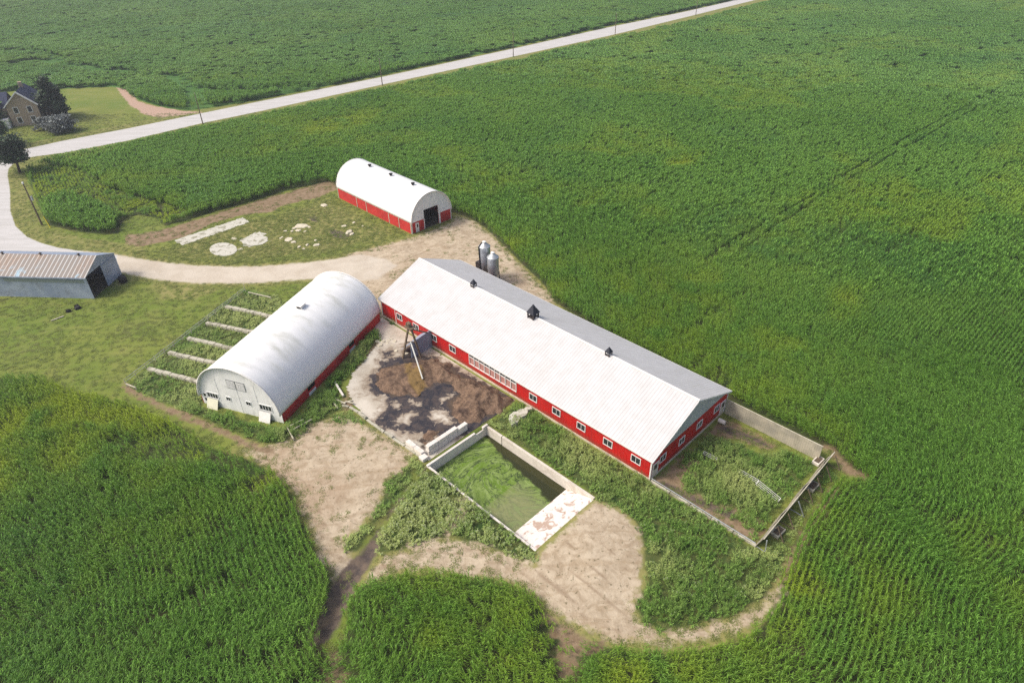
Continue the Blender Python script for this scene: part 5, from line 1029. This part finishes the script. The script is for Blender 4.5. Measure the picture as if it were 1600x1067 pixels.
# ---- house and trees beyond the road
hb = G(46, 196); hy = R(20); t = thing('farmhouse', (*hb, 0), hy, 'tan brick farmhouse with slate blue gable roofs beyond the road', 'house')
def gable(par, x0, x1, y0, y1, h, hr, m, rm, along='y'):
    q = MB(); q.box(x0, x1, y0, y1, 0, h)
    if along == 'y':
        xm = (x0 + x1) / 2; q.add([(x0, y0, h), (x1, y0, h), (xm, y0, hr), (x0, y1, h), (x1, y1, h), (xm, y1, hr)], [(0, 1, 2), (3, 5, 4), (0, 2, 5, 3), (1, 4, 5, 2)]); q.build('wall', m, par)
        q = MB()
        for xa in (x0 - .4, x1 + .4): zl = h - .35; q.add([(xa, y0 - .4, zl), (xa, y1 + .4, zl), (xm, y1 + .4, hr + .05), (xm, y0 - .4, hr + .05), (xa, y0 - .4, zl + .2), (xa, y1 + .4, zl + .2), (xm, y1 + .4, hr + .25), (xm, y0 - .4, hr + .25)], [(0, 3, 2, 1), (4, 5, 6, 7), (0, 1, 5, 4), (1, 2, 6, 5), (2, 3, 7, 6), (3, 0, 4, 7)])
    else:
        ym = (y0 + y1) / 2; q.add([(x0, y0, h), (x0, y1, h), (x0, ym, hr), (x1, y0, h), (x1, y1, h), (x1, ym, hr)], [(0, 2, 1), (3, 4, 5), (0, 3, 5, 2), (1, 2, 5, 4)]); q.build('wall', m, par)
        q = MB()
        for ya in (y0 - .4, y1 + .4): zl = h - .35; q.add([(x0 - .4, ya, zl), (x1 + .4, ya, zl), (x1 + .4, ym, hr + .05), (x0 - .4, ym, hr + .05), (x0 - .4, ya, zl + .2), (x1 + .4, ya, zl + .2), (x1 + .4, ym, hr + .25), (x0 - .4, ym, hr + .25)], [(0, 3, 2, 1), (4, 5, 6, 7), (0, 1, 5, 4), (1, 2, 6, 5), (2, 3, 7, 6), (3, 0, 4, 7)])
    return q.build('roof', rm, par)
gable(t, -4, 4, 0, 11, 6, 9.5, 'brick', 'navy_roof'); gable(t, -13, -4.3, 2, 10, 5.4, 8.6, 'brick', 'navy_roof', 'x'); gable(t, 4.3, 9, 4, 10, 4.6, 7, 'brick', 'navy_roof', 'x')
q = MB(); q.bar((-4.5, -.45, 5.7), (0, -.45, 9.75), .5, .3); q.bar((4.5, -.45, 5.7), (0, -.45, 9.75), .5, .3); q.build('barge_board', 'white', t)
for x, z in ((-1.8, 4.6), (1.8, 4.6), (-1.8, 1.7), (1.8, 1.7)): window(t, (x, 0, z), (1, 0, 0), (0, -1, 0), 1.1, 1.6, 1, 'white', t=.15)
window(t, (-8.5, 2, 2.8), (1, 0, 0), (0, -1, 0), 1.6, 1.4, 2, 'white', t=.15)
q = MB(); q.box(-12.5, -4.5, -1.5, 1.9, 0, 2.6); q.build('porch', 'white', t)
q = MB(); q.box(-.5, .5, 7, 8, 8.5, 11); q.build('chimney', 'brick', t)
def tree(name, loc, h, rad, m, label, cat='tree', kind='round', n=5200, s=.34, seed=1, trunk=.35, base=.25):
    t = thing(name, (loc[0], loc[1], 0), 0, label, cat); L = LeafMesh(seed); r = random.Random(seed); q = MB()
    q.tube([(0, 0, -.2), (.1 * rad, 0, h * .35), (0, .05 * rad, h * .75), (0, 0, h * .93)], [trunk, trunk * .75, trunk * .4, trunk * .1], 8)
    cl_ = []
    for k in range(26):
        z = h * r.uniform(base, .95); f = (z / h - base) / (1 - base); rr_ = rad * ((1.08 - f) if kind == 'cone' else math.sqrt(max(.08, 1 - (2 * f - .85) ** 2 * .8))); a = r.random() * 6.28; d = rr_ * r.uniform(.35, .95)
        e = Vector((math.cos(a) * d, math.sin(a) * d, z - (.18 * d if kind == 'cone' else -.1 * d))); q.tube([(0, 0, z - .25 * d if kind != 'cone' else z), e], [trunk * .3, .04], 5); cl_.append((e, rr_))
    q.build('trunk', 'bark', t)
    for e, rr_ in cl_:
        for i in range(n // 26):
            c = e * r.uniform(.55 if kind == 'cone' else .75, 1.08) + Vector((r.gauss(0, 1), r.gauss(0, 1), r.gauss(0, .55))) * rad * (.13 if kind == 'cone' else .19)
            c.z = max(h * base * .8, min(h, c.z)) ; L.quad(c, s * r.uniform(.5, 1.2), (r.gauss(0, .6), r.gauss(0, .6), 1), r.random())
    o = L.obj(m); o.name = 'crown'; o.data.name = 'crown'; COL.objects.link(o); o.parent = t; return t
tree('spruce_tree', G(31, 270), 9.0, 4.6, 'conifer', 'dark spreading conifer standing at the road junction', kind='round', seed=5, s=.3, base=.42, n=6500)
tree('spruce_tree', G(88, 188), 15, 5.5, 'conifer', 'tall dark evergreen beside the farmhouse', kind='cone', seed=6, s=.45, base=.08, n=6500)
tree('shrub', G(98, 207), 4.5, 4.2, 'greybush', 'grey green spreading shrub below the farmhouse', 'shrub', seed=8, s=.3, base=.1, n=2600, trunk=.12)
tree('shrub', G(68, 204), 3.6, 2.6, 'greybush', 'smaller grey green shrub in front of the farmhouse wall', 'shrub', seed=9, s=.28, base=.1, n=1800, trunk=.12)
tree('leafy_tree', G(-8, 232), 8, 4.6, 'treeleaf', 'leafy tree at the left picture edge by the road', seed=10, s=.4, base=.25, n=3600)
tree('leafy_tree', G(-12, 200), 9, 5, 'treeleaf', 'dark leafy tree left of the farmhouse', seed=11, s=.4, base=.15, n=3600)

# ---------------------------------------------------------------- air
mh = bpy.data.materials.new('pale_air'); mh.use_nodes = True; ht = mh.node_tree; ht.nodes.clear(); ho = ht.nodes.new('ShaderNodeOutputMaterial'); hv = ht.nodes.new('ShaderNodeVolumePrincipled')
hv.inputs['Color'].default_value = (.86, .92, 1, 1); hv.inputs['Density'].default_value = .00032; hv.inputs['Anisotropy'].default_value = .2; ht.links.new(hv.outputs[0], ho.inputs['Volume'])
q = MB(); q.box(-2700, 2700, -2700, 2700, -4.5, 64); hz = q.build('haze', mh); tag(hz, 'thin pale summer haze over the fields', kind='stuff')
